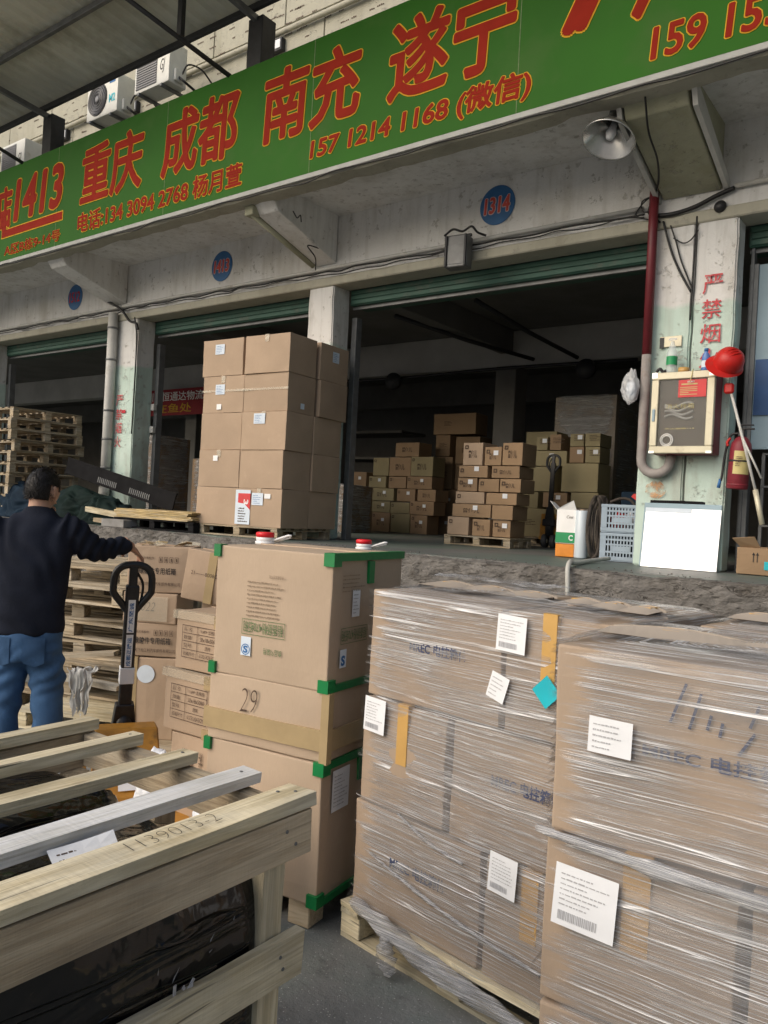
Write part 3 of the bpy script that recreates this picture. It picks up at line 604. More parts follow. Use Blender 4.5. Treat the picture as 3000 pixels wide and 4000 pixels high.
wire('black wire along the sign bottom edge', sag(-14, -1, 6.14, 5.07, .03, 40), .008)
wire('black wire hanging from the sign to the red pipe', [(-2.33, 6.3, 5.05), (-2.36, 6.5, 4.86), (-2.38, 6.8, 4.75), (-2.5, 7.2, 4.72), (-2.62, 7.42, 4.66), (-2.66, 7.44, 4.55), (-2.55, 7.46, 4.45)], .009)
wire('curled black wire beside the top of the red pipe', [(-2.62, 7.42, 4.7), (-2.72, 7.42, 4.66), (-2.70, 7.42, 4.56), (-2.60, 7.42, 4.58), (-2.66, 7.42, 4.68), (-2.78, 7.43, 4.55), (-2.64, 7.44, 4.48)], .007)
wire('taut black wire slanting down the pillar to the joint', [(-2.52, 7.45, 4.45), (-2.45, 7.47, 4.2), (-2.36, 7.475, 3.98), (-2.24, 7.475, 3.76)], .011); wire('second black wire slanting down the pillar to the joint', [(-2.45, 7.45, 4.4), (-2.40, 7.47, 4.25), (-2.34, 7.475, 4.05), (-2.235, 7.475, 3.8)], .008)
wire('black wire running down the pillar joint', [(-2.22, 7.47, 4.45), (-2.225, 7.47, 4.2), (-2.23, 7.47, 3.9), (-2.235, 7.47, 3.5)], .009); wire('wavy thin wire across the top of the pillar', [(-2.42, 7.46, 4.28), (-2.33, 7.46, 4.22), (-2.26, 7.46, 4.24), (-2.2, 7.46, 4.32)], .006)
wire('black wire bundle over the pillar top', [(-2.62, 7.45, 4.52), (-2.45, 7.44, 4.50), (-2.25, 7.45, 4.53), (-2.05, 7.45, 4.60), (-1.9, 7.45, 4.64)], .02)
wire('tangled black wires over the pillar with the drainpipe', [(-11.3, 7.40, 4.72), (-11.0, 7.38, 4.60), (-10.85, 7.40, 4.5), (-10.7, 7.42, 4.35), (-10.55, 7.43, 4.3), (-10.5, 7.44, 4.2)], .02)
wire('black wire hanging by the shutter beside the drainpipe pillar', [(-10.6, 7.44, 4.4), (-10.57, 7.47, 4.1), (-10.56, 7.47, 3.6), (-10.57, 7.47, 2.6)], .01)
wire('loose wire ends on the middle bracket', [(-6.6, 7.2, 4.76), (-6.62, 7.0, 4.74), (-6.58, 7.1, 4.62), (-6.75, 7.3, 4.55)], .008)
wire('short wire loop dangling under the soffit beside the middle bracket', [(-6.5, 6.6, 5.0), (-6.45, 6.62, 4.92), (-6.4, 6.62, 4.94), (-6.38, 6.62, 4.86)], .007)
tag(tube('red_pipe', [(-2.60, 7.40, 4.85), (-2.60, 7.41, 4.3), (-2.60, 7.42, 3.2)], .043, 'red_pipe', None, 14), 'dark red standpipe on the pillar above the fire hose cabinet', 'pipe')
gp = [(-2.60, 7.42, 3.2), (-2.60, 7.42, 2.6), (-2.60, 7.42, 2.22)] + [(-2.60+.135-.135*math.cos(a), 7.42, 2.22-.135*math.sin(a)) for a in [PI*k/10 for k in range(1, 11)]] + [(-2.33, 7.44, 2.26)]
tag(tube('grey_pipe', gp, .044, 'pipe_grey', None, 14), 'grey pipe bending in a U under the fire hose cabinet', 'pipe')
for z in (3.18, 2.24): pass
dp = thing('drainpipe', 'white plastic drainpipe clamped to the pillar in the shadow of the pallets', 'pipe', (-11.1, 7.40, 0))
tube('pipe', [(0, 0, 4.5), (0, 0, 3.0), (0, 0, 1.75)], .075, 'pipe_white', dp, 16)
for z in (4.25, 3.75, 2.95, 2.5, 2.05): lathe('clamp', [(.077, 0), (.083, .004), (.083, .03), (.077, .034)], 'steel_grey', dp, 16, (0, 0, z), (0, 0, 0), True, False)
tube('open_end', [(0, 0, 1.76), (0, -.005, 1.60)], .085, 'pipe_white', dp, 16)
# bell lamp
bl = thing('bell_lamp', 'round metal bell lamp hanging below the sign beside the stained bracket', 'lamp', (-2.70, 6.5, 4.88), 0); bl.rotation_euler = (R_(-22), R_(6), 0)
lathe('shade', [(.225, -.02), (.23, -.012), (.16, .09), (.085, .17), (.07, .24), (.065, .24), (.078, .168), (.15, .085), (.215, -.012), (.225, -.02)], 'lamp_metal', bl, 40, cap=False)
lathe('socket', [(.07, .22), (.075, .30), (.05, .36), (.03, .36)], 'steel_grey', bl, 20); lathe('bulb', [(.0, .0), (.03, .01), (.045, .06), (.03, .12), (.025, .2)], 'paper', bl, 16); tube('hook', [(0, 0, .35), (.0, .02, .42), (.02, .08, .47)], .016, 'rust', bl, 8)
# floodlight under the fascia
fl = thing('floodlight', 'small box floodlight hanging from the conduit below the 1314 disc', 'floodlight', (-4.68, 7.30, 4.28), R_(8))
bx('housing', -.13, .13, -.05, .10, 0, .34, 'steel_grey', fl, .008); bx('reflector', -.095, .095, -.056, -.051, .03, .24, 'steel_grey', fl, .0); bx('rim', -.125, -.10, -.075, -.05, .0, .34, 'steel_dark', fl, .004); bx('rim', .10, .125, -.075, -.05, .0, .34, 'steel_dark', fl, .004)
bx('bracket', -.14, .14, .02, .05, .34, .37, 'steel_dark', fl, .003); tube('tangled_wire', spline([(-.16, -.02, .36), (-.05, -.04, .41), (.06, -.03, .38), (.16, -.03, .42), (.22, 0, .36), (.3, .05, .33)]), .012, 'wire_black', fl, 6)
# fluorescent batten on the soffit slope
fb = thing('lamp_batten', 'dirty lamp batten slanting under the soffit by the middle bracket', 'lamp batten', (0, 0, 0)); tube('batten', [(-6.95, 6.38, 4.98), (-6.93, 7.0, 4.79), (-6.92, 7.44, 4.66)], (.035), 'paint_olive', fb, 8); bx('end_box', -7.02, -6.88, 6.33, 6.45, 4.95, 5.06, 'paint_olive', fb, .01)
lathe('camera_dome', [(0, .0), (.05, .0), (.055, .03), (.03, .06), (0, .065)], 'black_plastic', None, 20, (-2.02, 7.49, 4.5), (PI/2, 0, 0)); tag(bpy.data.objects['camera_dome'], 'small black camera at the top of the right pillar', 'camera')
jb = thing('switch_box', 'two small switch boxes on the edge of the shutter rail', 'switch box', (-10.5, 7.80, 3.0)); bx('box', -.04, .04, -.03, .03, 0, .1, 'pipe_white', jb, .004); bx('box', -.04, .04, -.03, .03, -.35, -.25, 'pipe_white', jb, .004)
# stencilled fire warning on the pillars
def warn(x, y, z, sz, label, n=4):
    w = thing('painted_warning', label, 'painted sign', (x, y, z))
    for i, ch in enumerate('严禁烟火'[:n]): lettering('character', ch, 'warn_red', w, FRONT(0, 0, -i*sz*1.28-sz), (sz, sz), .006)
warn(-2.14, PY-.022, 3.90, .175, 'red painted characters down the pillar above the helmet'); warn(-11.02, PY-.022, 3.22, .17, 'red painted characters down the pillar beside the drainpipe')
pt = thing('metal_tag', 'small pale metal plate on the pillar beside the red pipe', 'plate'); bx('plate', -2.50, -2.30, PY-.028, PY-.018, 3.27, 3.37, 'alu', pt, .003); bx('mark', -2.50, -2.46, PY-.032, PY-.029, 3.26, 3.36, 'steel_dark', pt, 0)
qq = quad('pillar_sticker', .09, .05, 'ink_red', None, FRONT(-10.86, PY-.022, 2.93)); tag(qq, 'small red sticker on the mint pillar beside the painted warning', 'sticker')
qq = quad('rust_patch', .26, .16, 'rust', None, FRONT(-2.56, PY-.02, 1.72)); bpy.data.objects.remove(qq)

# ------------------------------------------------------------------ big taped cartons beside the wrapped pallets
CW, CD = .57, .53; crz = R_(7); ca = Matrix.Rotation(crz, 2)
c1 = Vector((-1.95, 2.29)); cc = c1 + ca @ Vector((-CW/2, CD/2))
def green_edges(o, w, d, h, top=True, bottom=True):
    k = .0; e = .012
    def strip(*a):
        bm = bmesh.new(); abox(bm, *a); return link('tape', mesh_from(bm, 'tape'), 'tape_green', o)
    for z, f in ((h, top), (0, bottom)):
        if not f: continue
        z0, z1 = (z-.026, z+.004) if z else (-.003, .024)
        strip(w/2-.02, w/2+e, -d/2-.004, d/2+.004, z0, z1)                 # along the right edge
        strip(w/2-.035, w/2+e+.001, -d/2-e, -d/2+.04, z0-(.02 if z else 0), z1+.001+(.0 if z else .02))   # folded corners
        strip(-w/2-e, -w/2+.022, -d/2-e, -d/2+.03, z0-(.02 if z else 0), z1+(.0 if z else .02))
    if top: strip(w/2+.002, w/2+e+.002, -.02, .02, h-.12, h-.03)
b1 = carton('big plain carton with green taped corners at the bottom of its stack', CW, CD, .54, (cc.x, cc.y, .10), crz, 'carton_pale', 'big taped cartons', 1, .8, None, 8)
green_edges(b1, CW, CD, .54)
sticker(b1, F(CW, CD, .54, 'right', .06, .34), .12, .16, 21, 9, 'paper')
b2 = carton('flat carton marked 29 with a wide tan tape band in the middle of its stack', CW+.012, CD, .267, (cc.x, cc.y, .642), crz+.01, 'carton_pale', 'big taped cartons', 2, .8, None, 8)
bm = bmesh.new(); abox(bm, -(CW+.012)/2-.013, (CW+.012)/2+.013, -CD/2-.013, CD/2, .045, .125); link('tape', mesh_from(bm, 'tape'), 'tape_tan', b2)
bm = bmesh.new(); abox(bm, (CW+.012)/2-.02, (CW+.012)/2+.014, -CD/2-.014, -CD/2+.02, .0, .266); link('tape', mesh_from(bm, 'tape'), 'tape_tan', b2)
lettering('number', '29', 'ink_brown', b2, F(CW, CD, .267, 'front', .17, .135, .016), (.085, .095), -.022, .15)
link('printed_table', rects_me([(0, 0, .1, .004), (0, .15, .1, .154), (0, 0, .004, .154), (.096, 0, .1, .154), (0, .09, .1, .093)]+[(.02+.03*(i % 3), .02+.022*i, .04+.03*(i % 3), .032+.022*i) for i in range(5)], 'tb2'), 'ink_brown', b2, M=F(CW+.012, CD, .267, 'right', .30, .06, .016))
b3 = carton('big carton printed upside down in green, with green taped corners, topmost of its stack', CW, CD, .52, (cc.x+.004, cc.y, .91), crz-.005, 'carton_pale', 'big taped cartons', 3, .8, None, 8)
green_edges(b3, CW, CD, .52)
FR = lambda u, v: F(CW, CD, .52, 'front', u, v, .0125)
def frame_rects(w, h, t=.0022): return [(0, 0, w, t), (0, h-t, w, h), (0, t, t, h-t), (w-t, t, w, h-t)]
link('printed_frame', rects_me(frame_rects(.215, .062), 'pf1'), 'ink_green', b3, M=FR(.155, .175)); lettering('print', '稻香肠粉470纸碗', 'ink_green', b3, FR(.163, .183), (.198, .045), .006, flip=True)
link('printed_text', rects_me([(a+.012, b, c+.012, d) for a, b, c, d in lines(.20, .16, 9, 5, .03, False, .35)], 'pt9'), 'ink_pale', b3, M=FR(.155, .24)); lettering('print', '食品级油墨印制', 'ink_pale', b3, FR(.28, .405), (.072, .014), 0, flip=True)
quad('printed_mark', .05, .075, 'paper_blue', b3, FR(.155, .09)); lettering('print', 'S', 'print_blue', b3, F(CW, CD, .52, 'front', .168, .10, .0132), (.024, .03), .05)
ring = []
for k in range(28): a = 2*PI*k/28; ring.append((.18+.02*math.cos(a)-.002, .115+.02*math.sin(a)-.002, .18+.02*math.cos(a)+.002, .115+.02*math.sin(a)+.002))
link('printed_ring', rects_me(ring, 'qsring'), 'print_blue', b3, M=F(CW, CD, .52, 'front', 0, 0, .0134)); lettering('print', '食品包装用', 'ink_green', b3, FR(.27, .105), (.09, .026), .003, flip=True)
FR2 = lambda u, v: F(CW, CD, .52, 'right', u, v, .0125)
link('printed_frame', rects_me(frame_rects(.19, .062), 'pf2'), 'ink_green', b3, M=FR2(.06, .175)); lettering('print', '稻香肠粉470纸碗', 'ink_green', b3, FR2(.066, .183), (.178, .045), .006, flip=True)
quad('printed_mark', .045, .07, 'paper_blue', b3, FR2(.06, .085)); lettering('print', 'S', 'print_blue', b3, F(CW, CD, .52, 'right', .068, .092, .0132), (.028, .04), .05)
sticker(b3, FR2(.13, .275), .055, .105, 33, 6, 'paper'); link('printed_text', rects_me(lines(.2, .08, 5, 8, .03, False, .3), 'pt5'), 'ink_pale', b3, M=FR2(.05, .37))
for i, (dx, dy) in enumerate(((-.2, -.2), (.2, -.2), (0, -.2), (-.2, .2), (.2, .2))):
    p = ca @ Vector((dx, dy)); bl_ = link('wood_block', box_me(.10, .10, .098, .004, 1, 'wood_brown'), None, None, (cc.x+p.x, cc.y+p.y, .001), (0, 0, crz)); tag(bl_, ['wooden block under the big cartons, far side of the front', 'wooden foot block under the near corner of the big cartons', 'middle wooden block under the front of the big cartons', 'wooden block hidden at the back of the big cartons', 'wooden block under the back corner of the big cartons'][i], 'wood block', 'blocks under the big cartons')

# cartons behind, with two oil jugs
cb = carton('plain carton behind the big green taped cartons, carrying an oil jug', .52, .42, 1.0, (-2.36, 3.15, .12), R_(6), 'carton', None, 4, .8)
def jug(x, y, z, label, k=1.0):
    j = thing('oil_jug', label, 'jug', (x, y, z), R_(20), 'oil jugs with red caps'); j.scale = (k, k, k)
    lathe('bottle', [(0, 0), (.075, 0), (.085, .02), (.085, .19), (.075, .225), (.045, .262), (.031, .285), (.031, .292), (0, .292)], 'oil_yellow', j, 28)
    lathe('neck_ring', [(.030, .283), (.039, .285), (.040, .296), (.030, .298)], 'cap_white', j, 24); lathe('cap_skirt', [(.035, .297), (.037, .313), (.030, .314)], 'cap_white', j, 24); lathe('cap', [(.037, .314), (.038, .330), (.034, .334), (0, .335)], 'cap_red', j, 24)
    tube('handle', [(.03, 0, .300), (.06, .0, .310), (.10, .005, .325), (.115, .005, .325)], .005, 'cap_white', j, 6); tube('handle', [(.03, .012, .296), (.06, .015, .304), (.11, .01, .318)], .004, 'cap_white', j, 6)
    for k in range(16): a = 2*PI*k/16; tube('rib', [(.034*math.cos(a), .034*math.sin(a), .279), (.076*math.cos(a), .076*math.sin(a), .232)], .0018, 'cap_white', j, 4)
jug(-2.70, 2.67, 1.092, 'oil jug with red cap standing on the table-printed cartons', 1.15); jug(-2.36, 2.99, 1.13, 'oil jug with red cap behind the green taped edge of the carton')

# cartons with printed tables
TT = ['品  名', '数量', '型号', '纸箱尺寸']; TV = ['11#PP 滤棉座', '50x18x5060', '透明', '61X31X24.5CM']
def table_carton(label, x, y, z, w, d, h, rz, seed):
    o = carton(label, w, d, h, (x, y, z), rz, 'carton', 'cartons with a printed table', seed, .9, None, 6)
    tw, th = .25, h*.56; rs = frame_rects(tw, th, .003) + [(0, th*k/4, tw, th*k/4+.0025) for k in (1, 2, 3)] + [(.10, 0, .1025, th)]
    link('printed_table', rects_me(rs, ('tab', round(h, 3))), 'ink_brown', o, M=F(w, d, h, 'front', .055, h*.22, .0115))
    for k in range(4):
        zz = h*.22+th*(3-k)/4+th*.07
        lettering('print', TT[k], 'ink_brown', o, F(w, d, h, 'front', .068, zz, .0118), (.05 if k < 3 else .075, th*.12)); lettering('print', TV[k], 'ink_brown', o, F(w, d, h, 'front', .175 if k != 2 else .21, zz, .0118), (.11 if k != 2 else .035, th*.12))
    for v0, v1 in ((h*.80, h+.002), (-.0, h*.17)):
        bm = bmesh.new(); abox(bm, .02, .075, -d/2-.0135, -d/2, v0, v1); link('tape', mesh_from(bm, 'tape'), 'tape_tan', o)
    bm = bmesh.new(); abox(bm, -w/2-.012, w/2, -d/2-.0135, -d/2+.02, h-.035, h+.004); link('tape', mesh_from(bm, 'tape'), 'tape_clear', o)
    return o
carton('carton with vertical print under the two table-printed cartons', .46, .42, .42, (-2.80, 2.66, .10), R_(2), 'carton', None, 5, .9)
table_carton('carton with a printed table, under its twin beside the carton marked 29', -2.82, 2.65, .525, .52, .42, .285, R_(1), 6); table_carton('upper of the two cartons with a printed table', -2.80, 2.67, .815, .49, .42, .27, R_(2), 7)
lo = [o for o in bpy.data.objects if o.get('label', '').startswith('carton with vertical print')][0]
for i, s in enumerate(('净重毛重kg', '31x26x42cm', '300套装', '托克PP滤芯体bottler')):
    me = text_me(s, .0, 0, (.26, .026)); link('print', me, 'ink_brown', lo, M=F(.46, .42, .42, 'front', .11+i*.06, .10, .0115) @ Matrix.Rotation(PI/2, 4, 'Z'))
tag(pallet('worn pallet under the cartons with printed tables', 1.0, .5, (-2.75, 2.72, .0), R_(2), 'wood_old', None, .098), 'worn pallet under the cartons with printed tables', 'pallet')
# white sacks between the crate and the big carton
def sack(label, c, r, seed):
    bm = bmesh.new(); bmesh.ops.create_icosphere(bm, subdivisions=4, radius=1)
    for v in bm.verts:
        p = v.co.copy(); k = 1+.25*fbm(p*1.6+Vector((seed, 0, 0)), 4)+.04*abs(fbm(p*6+Vector((0, seed, 0)), 3)); v.co = Vector((p.x*r[0]*k, p.y*r[1]*k, p.z*r[2]*k))
    o = link('white_sack', mesh_from(bm, 'sack', True), 'white_bag', None, c); tag(o, label, 'sack')
sack('crumpled white plastic sack in front of the big cartons', (-2.16, 1.98, .30), (.12, .10, .30), 2.0); sack('small white bundle behind the crate beside the pallet jack', (-2.62, 2.05, .33), (.08, .08, .26), 5.0)

# column of rubber-part cartons, turned towards the yard
RZ = YAW-R_(3); RB = Vector((-4.05, 3.08)); RBW, RBD = .34, .30
def rloc(u, dpt): return RB + rt.xy*u + fw.xy*dpt
def rubber(label, z, h, du, dr, text, seed, w=RBW):
    p = rloc(du, .15); o = carton(label, w, RBD, h, (p.x, p.y, z), RZ+dr, 'carton', 'rubber part cartons in the column behind the pallet jack', seed, 1.2, None, 6)
    if text:
        lettering('print', '橡胶件专用纸箱', 'ink_black', o, F(w, RBD, h, 'front', .07, h*.40, .014), (.225, .042), .012); lettering('print', '重庆飞龙江利汽车部件有限公司', 'ink_brown', o, F(w, RBD, h, 'front', .055, h*.16, .014), (.27, .022))
        lettering('print', '重庆橡胶件', 'ink_brown', o, F(w, RBD, h, 'front', .08, h*.72, .014), (.08, .016)); 
        for k in range(4): link('printed_symbol', rects_me(frame_rects(.022, .034, .002)+[(.008, .007, .014, .026)], 'sym'), 'ink_brown', o, M=F(w, RBD, h, 'front', .19+.032*k, h*.66, .014))
        lathe('printed_mark', [(0, 0), (.012, 0), (.012, .0005), (0, .0005)], 'ink_brown', o, 16, (-w/2+.05, -RBD/2-.0135, h*.83), (PI/2, 0, 0), False)
        quad('sticker', .035, .06, 'paper', o, F(w, RBD, h, 'front', .03, h*.45, .016))
    return o
o = rubber('taped carton with two white stickers at the bottom of the column', .135, .50, 0, 0, False, 11); sticker(o, F(RBW, RBD, .5, 'front', .03, .36, .014), .05, .06, 3, 4, 'paper_blue')
lathe('sticker', [(0, 0), (.055, 0), (.055, .0006), (0, .0006)], 'paper_blue', o, 24, (-.01, -RBD/2-.0145, .40), (PI/2, 0, 0), False); bm = bmesh.new(); abox(bm, -.115, -.065, -RBD/2-.013, -RBD/2, 0, .502); link('tape', mesh_from(bm, 'tape'), 'tape_tan', o)
rubber('lower carton with printed rubber part lettering, under the film-covered one', .637, .205, .0, R_(2), True, 12)
o = rubber('film-covered carton marked 4022 between the two rubber part cartons', .845, .185, -.005, R_(-3), False, 13); lettering('number', '4022', 'ink_black', o, F(RBW, RBD, .185, 'front', .09, .075, .015), (.12, .055), -.015, .25)
quad('film_patch', .24, .15, 'tape_clear', o, F(RBW, RBD, .185, 'front', .05, .015, .017))
rubber('top carton with printed rubber part lettering and torn tape', 1.032, .285, .02, R_(5), True, 14, .38)
tp = [o for o in bpy.data.objects if o.get('label', '').startswith('top carton with printed rubber')][0]
for i in range(7):
    bm = bmesh.new(); L_ = rr.uniform(.07, .15); abox(bm, -L_/2, L_/2, -.02, .02, 0, .004); bmesh.ops.subdivide_edges(bm, edges=bm.edges[:], cuts=3, use_grid_fill=True)
    for v in bm.verts: v.co.z += .015*noise.noise(v.co*22+Vector((i, 0, 0)))
    link('torn_tape', mesh_from(bm, 'torn_tape'), 'tape_tan' if i % 2 else 'tape_clear', tp, (rr.uniform(-.13, .13), -.13+.035*i, .297), (rr.uniform(-.2, .2), rr.uniform(-.25, .1), rr.uniform(-.6, .6)))
sd_ = carton('tilted carton with a vertical tape strip beside the rubber part column', .30, .26, .27, (-3.36, 2.98, 1.06), R_(14), 'carton', None, 15, 1.0, None, 6, (R_(-2), R_(6), R_(16)))
bm = bmesh.new(); abox(bm, .0, .05, -.13-.014, -.13, 0, .272); link('tape', mesh_from(bm, 'tape'), 'tape_tan', sd_); lettering('print', '21——8008CN', 'ink_brown', sd_, F(.30, .26, .27, 'front', .05, .14, .0145), (.19, .02))
carton('dark carton supporting the tilted one behind the table-printed cartons', .34, .30, .94, (-3.30, 3.12, .12), R_(14), 'carton', None, 16, .8)
rp = pallet('low pallet under the column of rubber part cartons', .9, .5, (-3.9, 3.2, 0), R_(30), 'wood_old')

# ------------------------------------------------------------------ stretch-wrapped pallets
def wrap(name, label, loc, rz, W, D, Z0, H, mat, seed, parent=None, bulge=.02, hem=True, top_in=.26, lean=0.0):
    """film skin: walls with rounded corners, folded over the top edge; UV in metres"""
    bm = bmesh.new(); uv = bm.loops.layers.uv.new('UVMap'); per = []; r = .03
    cs = [(W/2-r, -D/2+r, -PI/2), (W/2-r, D/2-r, 0), (-W/2+r, D/2-r, PI/2), (-W/2+r, -D/2+r, PI)]
    for i, (x, y, a0) in enumerate(cs):
        for k in range(5): a = a0+PI/2*k/4; per.append((x+r*math.cos(a), y+r*math.sin(a)))
        x2, y2, a2 = cs[(i+1) % 4]; e0 = per[-1]; e1 = (x2+r*math.cos(a2), y2+r*math.sin(a2)); n = 26
        for k in range(1, n): per.append((e0[0]+(e1[0]-e0[0])*k/n, e0[1]+(e1[1]-e0[1])*k/n))
    N = len(per); dist = [0]
    for k in range(N): a, b = per[k], per[(k+1) % N]; dist.append(dist[-1]+math.hypot(b[0]-a[0], b[1]-a[1]))
    lev = [(Z0+H*j/34, 0.0) for j in range(35)] + [(Z0+H+.010, .02), (Z0+H+.018, top_in*.5), (Z0+H+.022, top_in)]
    at = bm.verts.layers.float.new('tight'); cor = [dist[k] for k in range(N) if k % 30 == 2]
    rows = []
    for j, (z, inn) in enumerate(lev):
        row = []
        for k in range(N):
            x, y = per[k]; q = Vector((x*3, y*3, z*3+seed)); w_ = .5+.5*noise.noise(q*.8)
            o = .006+bulge*.5*w_+.008*noise.noise(Vector((x*5, y*5, z*22+seed)))+ (.004*noise.noise(Vector((x*14, y*14, z*30))))
            f = 1-inn/(min(W, D)/2); L_ = math.hypot(x, y)
            row.append(bm.verts.new(((x+x/L_*o)*(f if inn else 1)+lean*(z-Z0), (y+y/L_*o)*(f if inn else 1), z+(.012*noise.noise(Vector((x*6, y*6, seed))) if j in (0, len(lev)-1) else 0)))); row[-1][at] = 0.0 if inn > .03 else 1-min(1.0, min(min(abs(dist[k]-c), dist[-1]-abs(dist[k]-c)) for c in cor)/.21*(.75+.5*noise.noise(Vector((z*2.5, seed, k//30)))))
        rows.append(row)
    for j in range(len(lev)-1):
        for k in range(N):
            f = bm.faces.new((rows[j][k], rows[j][(k+1) % N], rows[j+1][(k+1) % N], rows[j+1][k])); zz = [lev[j][0]-lev[j][1]*-1, 0, lev[j+1][0]+lev[j+1][1], 0]
            for lp, (du, dv) in zip(f.loops, ((dist[k], lev[j][0]+lev[j][1]), (dist[k+1], lev[j][0]+lev[j][1]), (dist[k+1], lev[j+1][0]+lev[j+1][1]), (dist[k], lev[j+1][0]+lev[j+1][1]))): lp[uv].uv = (du+seed, dv)
    me = mesh_from(bm, name, True); o = link(name, me, mat, parent, loc, (0, 0, rz)); 
    if label: tag(o, label, 'stretch film')
    return o
def wad(label, pts, rad, seed, mat='film_hem'):
    """gathered film rope or rag"""
    bm = bmesh.new(); uv = bm.loops.layers.uv.new('UVMap'); sp = spline(pts, 10); n = len(sp); rd = [rad*(.55+.45*math.sin(PI*(i+.5)/n))*(1+.35*noise.noise(Vector((i*.35, seed, 0)))) for i in range(n)]
    rings = ring_tube(bm, sp, rd, 14)
    for i, rg in enumerate(rings):
        c = sp[i]
        for k, v in enumerate(rg): v.co = c+(v.co-c)*(1+.55*noise.noise(Vector((k*1.1, i*.25, seed))))
    for f in bm.faces:
        for lp in f.loops: lp[uv].uv = (lp.vert.co.x*1.2+seed, lp.vert.co.z*1.6+lp.vert.co.y)
    return tag(link('film_wad', mesh_from(bm, 'film_wad', True), mat), label, 'stretch film')
def word(o, w, d, h, face, u, v, wd, hh): lettering('print', 'MREC 电控箱体', 'ink_blue', o, F(w, d, h, face, u, v, .0185), (wd, hh), .02)
def flap_gap(o, w, d, h, along='X', frac=.0):
    """gaping lid: two dark folded flap edges held by short strips of brown tape"""
    n = 30; bm = bmesh.new()
    for s, oy in ((1, .0), (-1, -.004)):
        pr = None
        for i in range(n+1):
            x = -w/2+.03+(w-.06)*i/n; hgt = .012*abs(math.sin(i/n*PI*3.0))+.003; y = frac*d+oy+s*.012
            r = [bm.verts.new((x, y, h+.008)), bm.verts.new((x, y, h+.012+hgt)), bm.verts.new((x, y+s*.10, h+.010))]
            if pr:
                for k in range(2): bm.faces.new((pr[k], r[k], r[k+1], pr[k+1]))
            pr = r
    link('lid_flap', mesh_from(bm, 'lid_flap'), 'carton_grey', o)
    bm = bmesh.new(); abox(bm, -w/2+.04, w/2-.04, frac*d-.011, frac*d+.007, h+.004, h+.0125); link('lid_gap', mesh_from(bm, 'lid_gap'), 'black_plastic', o)
    for k in (-.32, .0, .30):
        bm = bmesh.new(); abox(bm, k*w-.02, k*w+.02, frac*d-.035, frac*d+.03, h+.012, h+.024); link('tape', mesh_from(bm, 'tape'), 'tape_brown', o)
def wrapped_load(desc, corner, rz, W, D, zs, cols, film_mat, seed, pal=True, texts=(), labels=(), tapes=(), topgap=True, lean=0.0):
    a = Matrix.Rotation(rz, 2); ctr = Vector(corner)+a @ Vector((W/2, D/2))
    for li, (z0, z1) in enumerate(zs):
        fr_l = cols[li]; u0 = 0
        for ci in range(len(fr_l)):
            cw = W*fr_l[ci]; u0 += cw
            p = ctr+a @ Vector((-W/2+u0-cw/2+lean*((z0+z1)/2-zs[0][0])+.003*math.sin(seed+li*3+ci), .004*math.cos(seed*2+li)))
            nm = ('%s carton in the %s layer of the %s' % (['first', 'second', 'third'][ci] if len(fr_l) > 1 else 'wide', ['bottom', 'middle', 'top'][li+3-len(zs)], desc))
            o = carton(nm, cw-.024, D-.012, z1-z0-.012, (p.x, p.y, z0+.002), rz+R_(.4*math.sin(seed+li)), 'carton_wrap', 'cartons inside the %s' % desc, seed+li+ci, 1.3, None, 6)
            for (l_, c_, u, v, wd, hh) in texts:
                if l_ == li and c_ == ci: word(o, cw-.024, D-.012, z1-z0, 'front', u, v, wd, hh)
            for (l_, c_, u, wd) in tapes:
                if l_ == li and c_ == ci: 
                    bm = bmesh.new(); abox(bm, -cw/2+u, -cw/2+u+wd, -D/2-.0125, -D/2+.02, (z1-z0)*.45, z1-z0-.003); link('tape', mesh_from(bm, 'tape'), 'tape_brown', o)
            if topgap and li == len(zs)-1: flap_gap(o, cw-.006, D-.012, z1-z0-.004, 'X', .0)
    fl_ = wrap('stretch_film', 'clear stretch film wound round the '+desc, (ctr.x, ctr.y, 0), rz, W+.012, D+.012, zs[0][0]-.02, zs[-1][1]-zs[0][0]+.012, film_mat, seed, lean=lean)
    for (u, z, wd, hh, kind, rot) in labels:
        M = FRONT(-W/2+u+lean*(z-zs[0][0])*.0, -D/2-.027, z) @ Matrix.Rotation(rot, 4, 'Z')
        if kind == 'teal': quad('sticker', wd, hh, 'teal_sticker', fl_, M)
        else: sticker(fl_, M, wd, hh, seed*7+int(u*100)+int(z*10), 7 if kind == 'doc' else 5, 'paper', 'ink_grey', kind == 'doc')
    return ctr
# middle load
MC = (-1.852, 2.365); MRZ = R_(-8); MW, MD = 1.02, .68
wrapped_load('wrapped pallet beside the big cartons', MC, MRZ, MW, MD, [(.135, .53), (.53, .925), (.925, 1.32)], [(.6, .4), (.42, .58), (.606, .394)], 'film_clear', 4,
    texts=((2, 0, .215, .19, .26, .04), (1, 1, .18, .215, .26, .045), (0, 0, .20, .20, .26, .045)),
    labels=((.06, .80, .105, .125, 'doc', R_(-2)), (.64, 1.185, .11, .115, 'doc', R_(-2)), (.655, .43, .105, .125, 'doc', R_(-3)), (.61, 1.035, .07, .085, 'soft', R_(-16)), (.835, 1.035, .072, .072, 'teal', R_(45))),
    tapes=((1, 0, .20, .05), (2, 1, .155, .05), (0, 1, .16, .06)), lean=.035)
a = Matrix.Rotation(MRZ, 2); mctr = Vector(MC)+a @ Vector((MW/2, MD/2))
pallet('new pine pallet under the wrapped load beside the green taped cartons', 1.06, .72, (mctr.x, mctr.y, 0), MRZ, 'wood_pale')
def ml(u, y, z): p = Vector(MC)+a @ Vector((u, y)); return (p.x, p.y, z)
